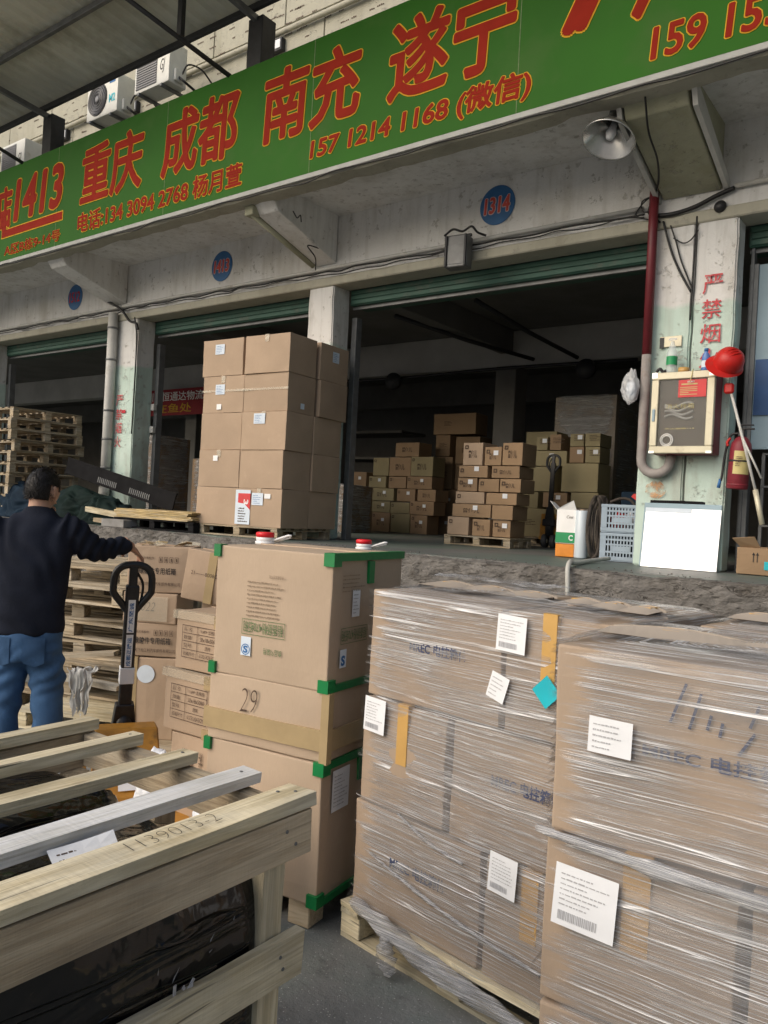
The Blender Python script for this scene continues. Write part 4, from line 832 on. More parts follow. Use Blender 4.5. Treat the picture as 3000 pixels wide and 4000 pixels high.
wad('gathered rope of film along the pallet foot', [ml(.06, -.03, .165), ml(.3, -.045, .13), ml(.55, -.05, .10), ml(.85, -.045, .075)], .032, 1.0); wad('torn film rag hanging over the pallet runner', [ml(.26, -.04, .135), ml(.27, -.07, .09), ml(.29, -.08, .05), ml(.31, -.075, .02)], .03, 2.0)
wad('twisted band of film across the middle of the wrapped load', [ml(.12, -.02, .36), ml(.35, -.024, .31), ml(.60, -.026, .27), ml(.95, -.024, .24)], .006, 3.0); wad('thin twisted film band under the printed label', [ml(.25, -.02, .54), ml(.4, -.024, .49), ml(.55, -.024, .47)], .006, 4.0)
# right, nearest load
wrapped_load('nearest wrapped pallet', (-.80, 1.745), R_(2), 1.06, .62, [(.135, .485), (.485, .88), (.88, 1.32)], [(.42, .58), (.42, .58), (1,)], 'film_dense', 9,
    texts=((2, 0, .213, .215, .33, .034),), labels=((.108, 1.09, .098, .08, 'soft', R_(-1)), (.043, .685, .145, .14, 'doc', R_(-3))), tapes=((1, 0, .20, .06),), topgap=True)
pallet('pallet under the nearest wrapped load', 1.10, .66, (-.80+.53, 1.745+.33, 0), R_(2), 'wood_pale')
nm = [o for o in bpy.data.objects if o.get('label', '') == 'wide carton in the top layer of the nearest wrapped pallet'][0]
for (u0, z0, u1, z1) in ((.309, 1.269, .279, 1.182), (.340, 1.253, .319, 1.175), (.362, 1.212, .355, 1.18), (.453, 1.247, .437, 1.20), (.447, 1.19, .418, 1.140), (.385, 1.20, .38, 1.17)):
    l = math.hypot(u1-u0, z1-z0); bm = bmesh.new(); abox(bm, 0, l, -.003, .003, -.0005, .0005); link('marker_stroke', mesh_from(bm, 'stroke'), 'ink_blue', nm, M=F(1.06, .608, .44, 'front', u0, z0-.882, .014) @ Matrix.Rotation(math.atan2(z1-z0, u1-u0), 4, 'Z'))
wad('gathered film fold along the split between the layers of the nearest load', [(-.805, 1.725, .885), (-.60, 1.722, .875), (-.35, 1.732, .868), (.0, 1.745, .862), (.22, 1.752, .86)], .014, 5.0)
# third load behind
wrapped_load('farthest wrapped pallet', (-.69, 2.50), R_(-4), 1.05, .60, [(.135, .53), (.53, .925), (.925, 1.315)], [(.5, .5), (.5, .5), (.5, .5)], 'film_clear', 15)
pallet('pallet under the farthest wrapped load', 1.08, .64, (-.15, 2.77, 0), R_(-4), 'wood_pale')
bs = thing('film_sheet', 'pale film sheet over the back of the wrapped load below the dock', 'stretch film', (-1.62, 3.0, 1.328), MRZ)
bm = bmesh.new(); g = [[bm.verts.new((.6*i/20-.3, .18*j/8-.12, .012*noise.noise(Vector((i*.4, j*.5, 2)))+.01)) for i in range(21)] for j in range(9)]; uvl = bm.loops.layers.uv.new('UVMap')
for j in range(8):
    for i in range(20):
        f = bm.faces.new((g[j][i], g[j][i+1], g[j+1][i+1], g[j+1][i]))
        for lp in f.loops: lp[uvl].uv = (lp.vert.co.x, lp.vert.co.y)
link('sheet', mesh_from(bm, 'sheet', True), 'film_hem', bs)

# ------------------------------------------------------------------ wooden crate with a black wrapped load in front
CR = thing('wooden_crate', 'rough open timber crate marked 139013-2 in front', 'crate', (0, 0, 0))
Y0, Y1 = -.25, 1.392
def slat(x, w, mat, z=.935, th=.032, y1=Y1, tilt=0): return plank('slat', y1-Y0, w, th, mat, CR, (x, (Y0+y1)/2, z), rot=(tilt, 0, PI/2), rough=1)
fs = slat(-1.243, .088, 'wood_pale', .935, .03, 1.395); slat(-1.420, .064, 'wood_white', .936, .028, 1.40, R_(1)); slat(-1.636, .056, 'wood_pale', .936, .028, 1.39); slat(-1.858, .05, 'wood_pale', .937, .028, 1.385); slat(-2.068, .05, 'wood_pale', .937, .028, 1.385)
lettering('number', '1139013-2', 'ink_black', fs, Matrix.Translation((.345, -.02, .0185)), (.215, .042), -.03, .1)
plank('beam', 1.63, .10, .036, 'wood_brown', CR, (-1.217, .565, .866), rot=(PI/2, 0, PI/2), rough=1); plank('beam', 1.63, .10, .036, 'wood_old', CR, (-2.07, .565, .866), rot=(PI/2, 0, PI/2), rough=1)
plank('beam', .80, .09, .036, 'wood_old', CR, (-1.645, 1.358, .871), rot=(PI/2, 0, 0), rough=1)
for x in (-1.268, -1.66, -2.03): plank('post', .815, .066, .058, 'wood_pale' if x > -1.5 else 'wood_old', CR, (x, 1.31, .41), 'Z', rough=1)
for x in (-1.268, -2.03): plank('post', .815, .066, .058, 'wood_old', CR, (x, -.1, .41), 'Z', rough=1)
plank('rail', 1.64, .10, .026, 'wood_pale', CR, (-1.222, .565, .585), rot=(PI/2, 0, PI/2), rough=1); plank('rail', 1.64, .10, .026, 'wood_old', CR, (-2.075, .565, .585), rot=(PI/2, 0, PI/2), rough=1)
plank('rail', .80, .09, .026, 'wood_brown', CR, (-1.645, 1.352, .20), rot=(PI/2, 0, 0), rough=1); plank('rail', 1.64, .10, .026, 'wood_pale', CR, (-1.222, .565, .16), rot=(PI/2, 0, PI/2), rough=1)
for x in (-1.30, -1.64, -2.0): plank('floor_board', 1.64, .14, .03, 'wood_old', CR, (x, .565, .09), 'Y', rough=1)
for x, y in ((-1.235, 1.36), (-1.262, 1.33), (-1.42, 1.365), (-1.636, 1.36), (-1.858, 1.36), (-1.235, .35), (-1.262, .36)):
    lathe('nail', [(0, 0), (.0045, 0), (.004, .0015), (0, .0018)], 'steel_grey', CR, 10, (x, y, .9505), smooth=False)
for y, z in ((1.30, .885), (1.33, .85), (1.31, .60), (1.32, .57)): lathe('nail', [(0, 0), (.0045, 0), (.004, .0015), (0, .0018)], 'steel_grey', CR, 10, (-1.1985 if z > .7 else -1.2085, y, z), (0, PI/2, 0), False)
# black load
def bundle(label, x0, x1, z0, z1, y0, y1, seed, p=3.0, slope=.0):
    bm = bmesh.new(); n, seg = 200, 150; rings = []; cx, cz = (x0+x1)/2, (z0+z1)/2; a, b = (x1-x0)/2, (z1-z0)/2
    for i in range(n+1):
        t = i/n; y = y0+(y1-y0)*t; e = min(1, (1-t)/.05); s = (1-(1-e)**2)**.5*.25+.75 if e < 1 else 1; r = []
        for k in range(seg):
            an = 2*PI*k/seg; c, s_ = math.cos(an), math.sin(an); px = math.copysign(abs(c)**(2/p), c)*a*s; pz = math.copysign(abs(s_)**(2/p), s_)*b*(s*.5+.5)
            q = Vector((px*7, y*3.0, pz*7+seed)); w_ = .012*noise.noise(q)+.004*fbm(Vector((px*16, y*5+px*6, pz*16+seed)), 3); fx_ = Vector((px*5+pz*3, y*2.2+pz*4.0, pz*5+seed)); rg = max(0, 1-abs(noise.noise(fx_+noise.noise_vector(fx_*.6)*.5))*9)**2; w_ += .014*rg*(1 if noise.noise(Vector((y*1.7, pz*2, seed+5))) > -.1 else .2)
            pz -= slope*max(0, t-.8)*5*(1 if pz > 0 else .0)*b*.6
            r.append(bm.verts.new((cx+px*(1+w_*3), y, cz+pz*(1+w_*3))))
        rings.append(r)
    for A_, B_ in zip(rings, rings[1:]):
        for k in range(seg): bm.faces.new((A_[k], A_[(k+1) % seg], B_[(k+1) % seg], B_[k]))
    bm.faces.new(rings[0]); bm.faces.new(rings[-1][::-1])
    return tag(link('wrapped_bundle', mesh_from(bm, 'wrapped_bundle', True), 'film_black'), label, 'bundle', 'black film-wrapped bundles in the crate')
bundle('black film-wrapped bundle at the front of the crate, bulging under the rail', -1.60, -1.245, .115, .885, -.2, 1.30, 1.0, 5.0, .30); bundle('black film-wrapped bundle at the back of the crate under the slats', -2.06, -1.62, .115, .895, -.2, 1.24, 6.0, 6.0, .15)
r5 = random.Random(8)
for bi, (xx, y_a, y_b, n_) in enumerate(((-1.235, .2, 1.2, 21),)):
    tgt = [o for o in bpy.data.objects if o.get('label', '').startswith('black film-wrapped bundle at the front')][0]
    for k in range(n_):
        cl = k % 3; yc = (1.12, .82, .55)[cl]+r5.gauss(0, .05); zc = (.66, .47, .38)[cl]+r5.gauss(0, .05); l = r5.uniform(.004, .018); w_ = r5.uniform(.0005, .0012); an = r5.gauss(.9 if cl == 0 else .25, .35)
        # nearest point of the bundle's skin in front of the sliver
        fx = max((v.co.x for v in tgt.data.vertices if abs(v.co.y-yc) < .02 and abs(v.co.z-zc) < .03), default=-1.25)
        bm = bmesh.new(); bm.faces.new([bm.verts.new(q) for q in ((0, -l, -w_), (0, l, 0), (0, -l*.6, w_*1.5))]); link('painted_glint', mesh_from(bm, 'painted_glint'), 'ink_grey', tgt, (fx+.002, yc, zc), (an, 0, 0))  # light grey slivers painted in for glints on the black film
lb = thing('paper_label', 'white printed paper label on the black bundle under the slats', 'paper label', (-1.318, .83, .895), R_(90-8))
s = sticker(lb, Matrix.Rotation(R_(28), 4, 'X'), .13, .075, 77, 4, 'paper', 'ink_brown', False, 'sheet', .012)
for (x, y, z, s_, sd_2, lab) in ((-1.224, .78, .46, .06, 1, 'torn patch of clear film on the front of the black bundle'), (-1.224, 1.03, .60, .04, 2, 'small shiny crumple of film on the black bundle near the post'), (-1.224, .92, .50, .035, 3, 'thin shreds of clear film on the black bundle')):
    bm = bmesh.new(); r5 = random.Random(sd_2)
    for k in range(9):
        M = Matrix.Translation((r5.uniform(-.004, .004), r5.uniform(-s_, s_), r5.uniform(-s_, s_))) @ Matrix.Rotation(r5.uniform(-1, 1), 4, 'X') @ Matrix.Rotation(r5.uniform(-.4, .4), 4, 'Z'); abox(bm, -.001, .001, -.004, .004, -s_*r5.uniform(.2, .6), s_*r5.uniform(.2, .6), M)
    tag(link('film_shred', mesh_from(bm, 'film_shred'), 'ink_grey', None, (x, y, z)), lab, 'film shred')  # film shreds in flat grey, also standing in for the bundle's highlights

# ------------------------------------------------------------------ pallet jacks
def jack(label, loc, rz, lean, group, hz=1.27, fork=1.1):
    j = thing('pallet_jack', label, 'pallet jack', loc, rz, group)
    # forks point along +x, the tiller stands at the origin and leans towards -x by 'lean'
    for s in (-1, 1):
        bx('fork', .30, .30+fork, s*.19-.075, s*.19+.075, .10, .155, 'jack_orange', j, .012); lathe('load_roller', [(0, -.05), (.038, -.05), (.04, -.045), (.04, .045), (.038, .05), (0, .05)], 'rubber', j, 16, (.30+fork-.15, s*.19, .045), (PI/2, 0, 0))
    prism('body', [(.05, .14), (.44, .12), (.44, .22), (.17, .47), (.05, .47)], 'Y', -.15, .15, 'jack_orange', j, .008)
    bx('gusset', .16, .40, -.20, -.185, .15, .33, 'jack_orange', j, .004); bx('gusset', .16, .40, .185, .20, .15, .33, 'jack_orange', j, .004)
    lathe('pump', [(0, .16), (.06, .16), (.06, .36), (.045, .38), (.045, .47), (.03, .50), (0, .50)], 'jack_black', j, 20); bx('yoke', -.07, .07, -.09, .09, .30, .40, 'jack_black', j, .012)
    for s in (-1, 1):
        lathe('steer_wheel', [(0, -.03), (.088, -.03), (.095, -.022), (.095, .022), (.088, .03), (0, .03)], 'wheel_grey', j, 26, (0, s*.06, .095), (PI/2, 0, 0)); lathe('wheel_hub', [(0, -.034), (.03, -.034), (.03, .034), (0, .034)], 'alu', j, 14, (0, s*.06, .095), (PI/2, 0, 0))
        tube('spring', [(.02+.02*math.cos(k*.9), s*.055+.02*math.sin(k*.9), .30+.004*k) for k in range(22)], .005, 'jack_black', j, 6)
    tl = bpy.data.objects.new('tiller', None); COL.objects.link(tl); tl.parent = j; tl.location = (-.02, 0, .38); tl.rotation_euler = (0, lean, 0)
    L = hz-.38
    bx('shaft', -.022, .022, -.032, .032, 0, L-.12, 'jack_black', tl, .006); prism('shaft_foot', [(-.07, -.05), (.07, -.05), (.045, .18), (-.045, .18)], 'X', -.03, .03, 'jack_black', tl, .004)
    hw = .092; pts = []
    for k in range(36):
        a_ = 2*PI*k/36; y = math.sin(a_); z = math.cos(a_); yy = hw*math.copysign(abs(y)**.8, y)*(1 if z > -.2 else max(.18, 1-(abs(z)-.2)*1.1)); zz = L-.13+(.115*math.copysign(abs(z)**.6, z) if z > 0 else .15*z); pts.append((0, yy, zz))
    tube('grip_loop', pts, .018, 'jack_black', tl, 12, True); bx('grip_stem', -.018, .018, -.02, .02, L-.30, L-.02, 'jack_black', tl, .004)
    tube('lever', spline([(-.01, .02, L-.06), (-.02, .05, L-.12), (-.015, .045, L-.2), (-.01, .02, L-.26)]), .007, 'jack_black', tl, 6)
    return j, tl
jk, tl = jack('black tilted pallet jack with orange forks held by the man', (-3.47, 2.495, 0), R_(-30), R_(9), 'pallet jacks', 1.30, .85)
quad('label_strip', .034, .17, 'paper_white', tl, Matrix.Translation((.0235, -.017, .56)) @ Matrix.Rotation(PI/2, 4, 'Z') @ Matrix.Rotation(PI/2, 4, 'X')); quad('label_strip', .034, .17, 'paper_white', tl, Matrix.Translation((.0235, -.017, .38)) @ Matrix.Rotation(PI/2, 4, 'Z') @ Matrix.Rotation(PI/2, 4, 'X'))
bx('tape_wrap', -.026, .026, -.036, .036, .29, .375, 'paper', tl, .003)
for i, s in enumerate(('广东至诚', '成都正捷运')):
    me = text_me(s, .02, 0, (.15, .022)); link('print', me, 'print_blue', tl, M=Matrix.Translation((.0245, .011, .385+(.18 if i == 0 else 0))) @ Matrix.Rotation(PI/2, 4, 'Z') @ Matrix.Rotation(PI/2, 4, 'X') @ Matrix.Rotation(PI/2, 4, 'Z'))
lbj = quad('label', .10, .06, 'paper', jk, Matrix.Translation((.42, -.05, .252)) @ Matrix.Rotation(PI/2, 4, 'Z') @ Matrix.Rotation(R_(49.4), 4, 'X'))

# ------------------------------------------------------------------ the man (local frame: x to the picture's right, y away from the camera)
MAN = thing('person', 'man in a dark navy sweater and blue jeans, back turned, hand on the pallet jack', 'person', (-3.456, 1.966, 0), YAW)
def remesh(bm, name, vox, smooth=6, fac=.5):
    me = bpy.data.meshes.new(name); bm.to_mesh(me); bm.free(); o = bpy.data.objects.new(name, me); TMP.collection.objects.link(o)
    m_ = o.modifiers.new('r', 'REMESH'); m_.mode = 'VOXEL'; m_.voxel_size = vox; s_ = o.modifiers.new('s', 'SMOOTH'); s_.iterations = smooth; s_.factor = fac
    TMP.view_layers[0].update(); dg = TMP.view_layers[0].depsgraph; out = bpy.data.meshes.new_from_object(o.evaluated_get(dg)); bpy.data.objects.remove(o); bpy.data.meshes.remove(me)
    out.polygons.foreach_set('use_smooth', [True]*len(out.polygons)); return out
def ell(bm, secs, seg=28):
    """loft of ellipses (x, y, z, rx, ry)"""
    rings = [[bm.verts.new((x+rx*math.cos(2*PI*k/seg), y+ry*math.sin(2*PI*k/seg), z)) for k in range(seg)] for x, y, z, rx, ry in secs]
    for a_, b_ in zip(rings, rings[1:]):
        for k in range(seg): bm.faces.new((a_[k], a_[(k+1) % seg], b_[(k+1) % seg], b_[k]))
    bm.faces.new(rings[0][::-1]); bm.faces.new(rings[-1])
def limb(bm, pts, rad, seg=16, n=6):
    sp = spline(pts, n); m = len(sp); k = (len(pts)-1)
    rs = []
    for i in range(m):
        t = i/(m-1)*k; a_ = min(int(t), k-1); f = t-a_; rs.append(rad[a_]*(1-f)+rad[a_+1]*f)
    ring_tube(bm, sp, rs, seg)
# sweater
bm = bmesh.new()
ell(bm, [(-.018, .0, .965, .162, .115), (-.018, .0, 1.0, .166, .120), (-.018, .0, 1.12, .163, .115), (-.016, 0, 1.26, .170, .117), (-.012, 0, 1.37, .176, .112), (-.01, 0, 1.44, .172, .098), (-.005, .0, 1.487, .135, .080), (.0, .005, 1.517, .085, .064), (.003, .01, 1.540, .060, .056)])
limb(bm, [(.105, .0, 1.458), (.150, .02, 1.435), (.195, .05, 1.395), (.228, .075, 1.352)], [.078, .072, .064, .060]); limb(bm, [(.218, .065, 1.362), (.255, .14, 1.350), (.292, .225, 1.362), (.318, .290, 1.375)], [.061, .054, .046, .042])
limb(bm, [(-.13, .0, 1.445), (-.19, -.01, 1.39), (-.222, -.015, 1.22), (-.23, .0, 1.10)], [.080, .072, .058, .054]); limb(bm, [(-.23, .0, 1.11), (-.228, .06, 1.0), (-.218, .12, .92)], [.054, .047, .040])
swe = remesh(bm, 'sweater', .009, 8)
NR = [v.normal.copy() for v in swe.vertices]
for v, nrm in zip(swe.vertices, NR):
    c = v.co; f = 0
    if c.x < .2 and c.x > -.2:
        f += .007*math.sin(c.z*38+4*c.x*6+6*noise.noise(c*5))*max(0, min(1, (1.20-c.z)*5)) + .006*math.sin((c.x*1.2+c.z*.35)*60+5*noise.noise(c*6))*max(0, min(1, (c.z-1.12)*4))
        f += .010*noise.noise(c*9)
    if c.x > .16: f += .006*math.sin((c.x+c.y*.8-c.z*.5)*85+4*noise.noise(c*10))
    if c.x < -.19: f += .006*math.sin((c.z)*70+4*noise.noise(c*10))
    v.co = c+nrm*f*.9
link('sweater', swe, 'sweater', MAN)
# jeans
bm = bmesh.new()
ell(bm, [(-.015, 0, .84, .142, .108), (-.015, 0, .90, .156, .118), (-.015, 0, .97, .152, .110), (-.015, 0, 1.03, .148, .102)])
limb(bm, [(-.088, .0, .90), (-.098, .0, .74), (-.108, -.005, .52), (-.118, .02, .30), (-.122, .035, .10), (-.122, .035, .035)], [.082, .078, .062, .056, .054, .060]); limb(bm, [(.060, .0, .90), (.080, .01, .74), (.095, -.01, .52), (.090, -.03, .30), (.086, -.04, .10), (.086, -.04, .035)], [.082, .078, .062, .056, .054, .060])
jn = remesh(bm, 'jeans', .009, 7)
NR = [v.normal.copy() for v in jn.vertices]
for v, nrm in zip(jn.vertices, NR):
    c = v.co; f = .006*noise.noise(c*9)
    f += .008*math.sin(c.z*62+9*noise.noise(Vector((c.x*4, c.y*4, c.z*5))))*(.35+.65*max(0, 1-abs(c.z-.48)*4)) + .006*math.sin((c.z-c.x*.8)*80+5*noise.noise(c*6))*max(0, 1-abs(c.z-.80)*6)
    v.co = c+nrm*f
jo = link('jeans', jn, 'denim', MAN)
for sx in (-.085, .058):
    bm = bmesh.new(); g = [[None]*7 for _ in range(7)]
    for j in range(7):
        for i in range(7):
            x = sx-.042+.084*i/6; z = .845+.115*j/6-(.018*(1-abs(i-3)/3) if j == 0 else 0); best = min((v.co.y for v in jn.vertices if abs(v.co.x-x) < .012 and abs(v.co.z-z) < .012), default=-.12)+.001; g[j][i] = bm.verts.new((x, best-.004, z))
    for j in range(6):
        for i in range(6): bm.faces.new((g[j][i], g[j][i+1], g[j+1][i+1], g[j+1][i]))
    po = link('pocket', mesh_from(bm, 'pocket', True), 'denim', jo)
for sx, sy in ((-.13, .035), (.085, -.04)):
    bm = bmesh.new(); ring_tube(bm, [(sx, sy-.10, .045), (sx, sy-.06, .05), (sx, sy+.02, .055), (sx, sy+.10, .045), (sx, sy+.17, .035)], [(.03, .03), (.044, .042), (.048, .048), (.046, .036), (.03, .02)], 16)
    link('shoe', remesh(bm, 'shoe', .007, 4), 'black_plastic', MAN)
# head, neck, ears and hands as one body surface each joined by the remesh
hx, hy, hz = .006, .035, 1.618
turn = R_(-14)          # face turned to the right
bm = bmesh.new(); bmesh.ops.create_uvsphere(bm, u_segments=40, v_segments=28, radius=1)
for v in bm.verts:
    p = v.co.copy(); x, y, z = p.x*.077, p.y*.095, p.z*.112
    if z < 0 and y > 0: x *= 1-.28*(-p.z)*p.y; y *= 1-.12*(-p.z)
    if z < -.03: y = y if y > 0 else y*.86
    v.co = (x, y, z)
def addball(c, r, s=(1, 1, 1)):
    d = bmesh.ops.create_icosphere(bm, subdivisions=3, radius=r)
    for v in d['verts']: v.co = Vector((v.co.x*s[0]+c[0], v.co.y*s[1]+c[1], v.co.z*s[2]+c[2]))
addball((0, .096, -.012), .017, (.8, 1.1, 1.3)); addball((0, .088, -.055), .02, (1.3, .6, .55)); addball((0, .078, -.095), .03, (1, .8, .7)); addball((.03, .080, .018), .016, (1.4, .5, .5)); addball((-.03, .080, .018), .016, (1.4, .5, .5))
for s in (-1, 1):
    addball((s*.081, -.008, -.012), .026, (.35, .75, 1.25)); addball((s*.083, -.016, .006), .02, (.4, .8, .9))
Mh = Matrix.Translation((hx, hy, hz)) @ Matrix.Rotation(turn, 4, 'Z') @ Matrix.Rotation(R_(-6), 4, 'X') @ Matrix.Diagonal((.86, .88, .86, 1))
for v in bm.verts: v.co = Mh @ v.co
ell(bm, [(.0, .004, 1.48, .056, .054), (.002, .008, 1.52, .051, .050), (.004, .014, 1.56, .049, .050), (.006, .022, 1.59, .046, .052)], 24)
bo = link('body', remesh(bm, 'body', .0045, 5), 'skin', MAN)
# right hand over the grip: palm, bent fingers and thumb
def hand(name, wrist, knuck, tips, thumb, side):
    bm = bmesh.new(); w_, k_ = Vector(wrist), Vector(knuck); ax = (k_-w_).normalized(); sd = Vector(side).normalized(); nn = ax.cross(sd).normalized()
    limb(bm, [w_-ax*.04, w_, w_+ax*.03], [.026, .025, .026], 12)
    rings = []
    for t, hw, th in ((0, .026, .016), (.35, .036, .016), (.75, .041, .015), (1.0, .041, .012)):
        c = w_+(k_-w_)*t; rings.append([bm.verts.new(c+sd*hw*math.cos(2*PI*q/16)+nn*th*math.sin(2*PI*q/16)) for q in range(16)])
    for a_, b_ in zip(rings, rings[1:]):
        for q in range(16): bm.faces.new((a_[q], a_[(q+1) % 16], b_[(q+1) % 16], b_[q]))
    bm.faces.new(rings[0][::-1]); bm.faces.new(rings[-1])
    for i, (m1, m2, tp) in enumerate(tips):
        base = k_+sd*(.031-.0205*i)-ax*.012; limb(bm, [base, Vector(m1), Vector(m2), Vector(tp)], [.0095, .0088, .008, .0068], 10, 5)
    limb(bm, [w_+ax*.02+sd*.02, Vector(thumb[0]), Vector(thumb[1])], [.014, .0105, .008], 10, 5)
    return link(name, remesh(bm, name, .0032, 3), 'skin', MAN)
wr = Vector((.322, .300, 1.372)); kn = Vector((.345, .372, 1.335)); sdv = Vector((-.62, .70, .35))
tips = []
for i in range(4):
    b0 = kn+sdv.normalized()*(.031-.0205*i); lng = (1, 1.08, 1.02, .85)[i]; tips.append((b0+Vector((.014, .020, -.026))*lng, b0+Vector((.017, .026, -.050))*lng, b0+Vector((.010, .022, -.070))*lng))
hand('hand', wr, kn, tips, (wr+Vector((-.028, .02, -.028)), wr+Vector((-.030, .030, -.062))), sdv)
wl = Vector((-.222, .125, .91)); kl = Vector((-.215, .150, .84)); tl_ = []
for i in range(4):
    b0 = kl+Vector((0, 1, .1)).normalized()*(.031-.0205*i); tl_.append((b0+Vector((.004, .006, -.03)), b0+Vector((.012, .012, -.055)), b0+Vector((.022, .012, -.072))))
hand('hand', wl, kl, tl_, (wl+Vector((.02, .045, -.03)), wl+Vector((.03, .05, -.06))), (0, 1, .1))
# hair: cap with an uneven hairline, plus short tufts
bm = bmesh.new(); bmesh.ops.create_uvsphere(bm, u_segments=64, v_segments=44, radius=1)
for v in bm.verts:
    p = v.co.copy(); k = 1+.025*noise.noise(p*7)+.015*noise.noise(p*22); v.co = (p.x*.082*k, p.y*.100*k-.003, p.z*.117*k+.005)
kill = []
for v in bm.verts:
    c = v.co; th = math.atan2(c.y, abs(c.x)); lim = -.062+.010*noise.noise(c*60) if c.y < -.01 else (-.005 if c.y < .045 else .045+.02*noise.noise(c*40))
    if abs(c.x) > .066 and -.035 < c.y < .02: lim = .016
    if c.z < lim: kill.append(v)
bmesh.ops.delete(bm, geom=kill, context='VERTS')
ext = bmesh.ops.solidify(bm, geom=bm.faces[:], thickness=.006)
hc = link('hair', mesh_from(bm, 'hair', True), 'hair', MAN, M=Mh)
bm = bmesh.new(); r7 = random.Random(4)
for _ in range(2600):
    a_, b_ = r7.uniform(0, 2*PI), math.asin(r7.uniform(-.5, 1)); d = Vector((math.cos(a_)*math.cos(b_), math.sin(a_)*math.cos(b_), math.sin(b_))); c = Vector((d.x*.083, d.y*.101-.003, d.z*.118+.005))
    if (c.y < -.01 and c.z < -.058) or (c.y >= -.01 and c.z < .02) or (c.y > .045 and c.z < .05): continue
    dn = Vector((d.x*.4+r7.uniform(-.4, .4), d.y*.4-.2+r7.uniform(-.4, .4), -.8 if d.z < .7 else r7.uniform(-.3, .3))).normalized(); s_ = dn.cross(d).normalized()*.0016; L_ = r7.uniform(.008, .017)
    vs = [bm.verts.new(q) for q in (c-s_, c+s_, c+dn*L_+d*.005)]; bm.faces.new(vs)
link('hair_tufts', mesh_from(bm, 'hair_tufts'), 'hair', hc)

# ------------------------------------------------------------------ pallet stack on the ground by the dock
P0 = None; ys = R_(30)
labs = ['lowest', 'second', 'third', 'fourth', 'fifth', 'sixth', 'seventh', 'topmost']
for i in range(8):
    lab = '%s pallet in the leaning stack behind the man%s' % (labs[i], '' if i else ', on the ground'); r6 = random.Random(i+20)
    loc = (-5.55+r6.uniform(-.09, .09)+(.12 if i < 3 else 0), 3.75+r6.uniform(-.07, .07), .001+i*.137); rot = (R_(r6.uniform(-1, 1)*.6), R_(r6.uniform(-1, 1)*.6), R_(22+r6.uniform(-9, 9)))
    if i == 0: P0 = pallet(lab, 1.2, .95, loc, 0, 'wood_old', 'pallets stacked behind the man', .132, 7, rot)
    else: move_copy(P0, lab, loc, 0, rot)
P1 = pallet('loose pallet lying flat on the yard beside the pallet stack', 1.0, .8, (-4.95, 3.45, .001), R_(25), 'wood_pale', None, .13); 
tag(plank('loose_board', .5, .09, .03, 'wood_grey', None, (-4.72, 3.1, .37), rot=(0, R_(3), R_(20)), rough=1), 'short grey board jutting from the pallet stack', 'board')
tag(plank('loose_board', .62, .10, .025, 'wood_old', None, (-5.0, 3.15, .50), rot=(0, R_(-6), R_(35)), rough=1), 'worn board tilted on the pallet stack beside the grey rag', 'board')
bm = bmesh.new(); g = []
for j in range(34):
    row = []
    for i in range(30):
        u_, v_ = i/29-.5, j/33; w_ = .20-.10*v_+.03*noise.noise(Vector((j*.2, 0, 9))); q = Vector((u_*6, v_*5, 3.0))
        drop = max(0, v_-.35+.10*noise.noise(Vector((u_*7, 1, 0)))); fold = .028*noise.noise(Vector((u_*9, v_*1.5, 0)))+.012*noise.noise(Vector((u_*22, v_*6, 5)))
        row.append(bm.verts.new((u_*w_+.02*noise.noise(q), -.10*min(v_, .35)/.35+.05+fold, .16+.03*noise.noise(q*1.5)-.42*drop)))
    g.append(row)
for j in range(33):
    for i in range(29):
        if noise.noise(Vector((i*.35, j*.35, 4)))+(j/33-.6) < .55: bm.faces.new((g[j][i], g[j][i+1], g[j+1][i+1], g[j+1][i]))
tag(link('grey_rag', mesh_from(bm, 'grey_rag', True), 'cloth_grey', None, (-4.62, 3.0, .32), (0, 0, YAW)), 'torn grey rag hanging off the pallet stack beside the jack', 'rag')

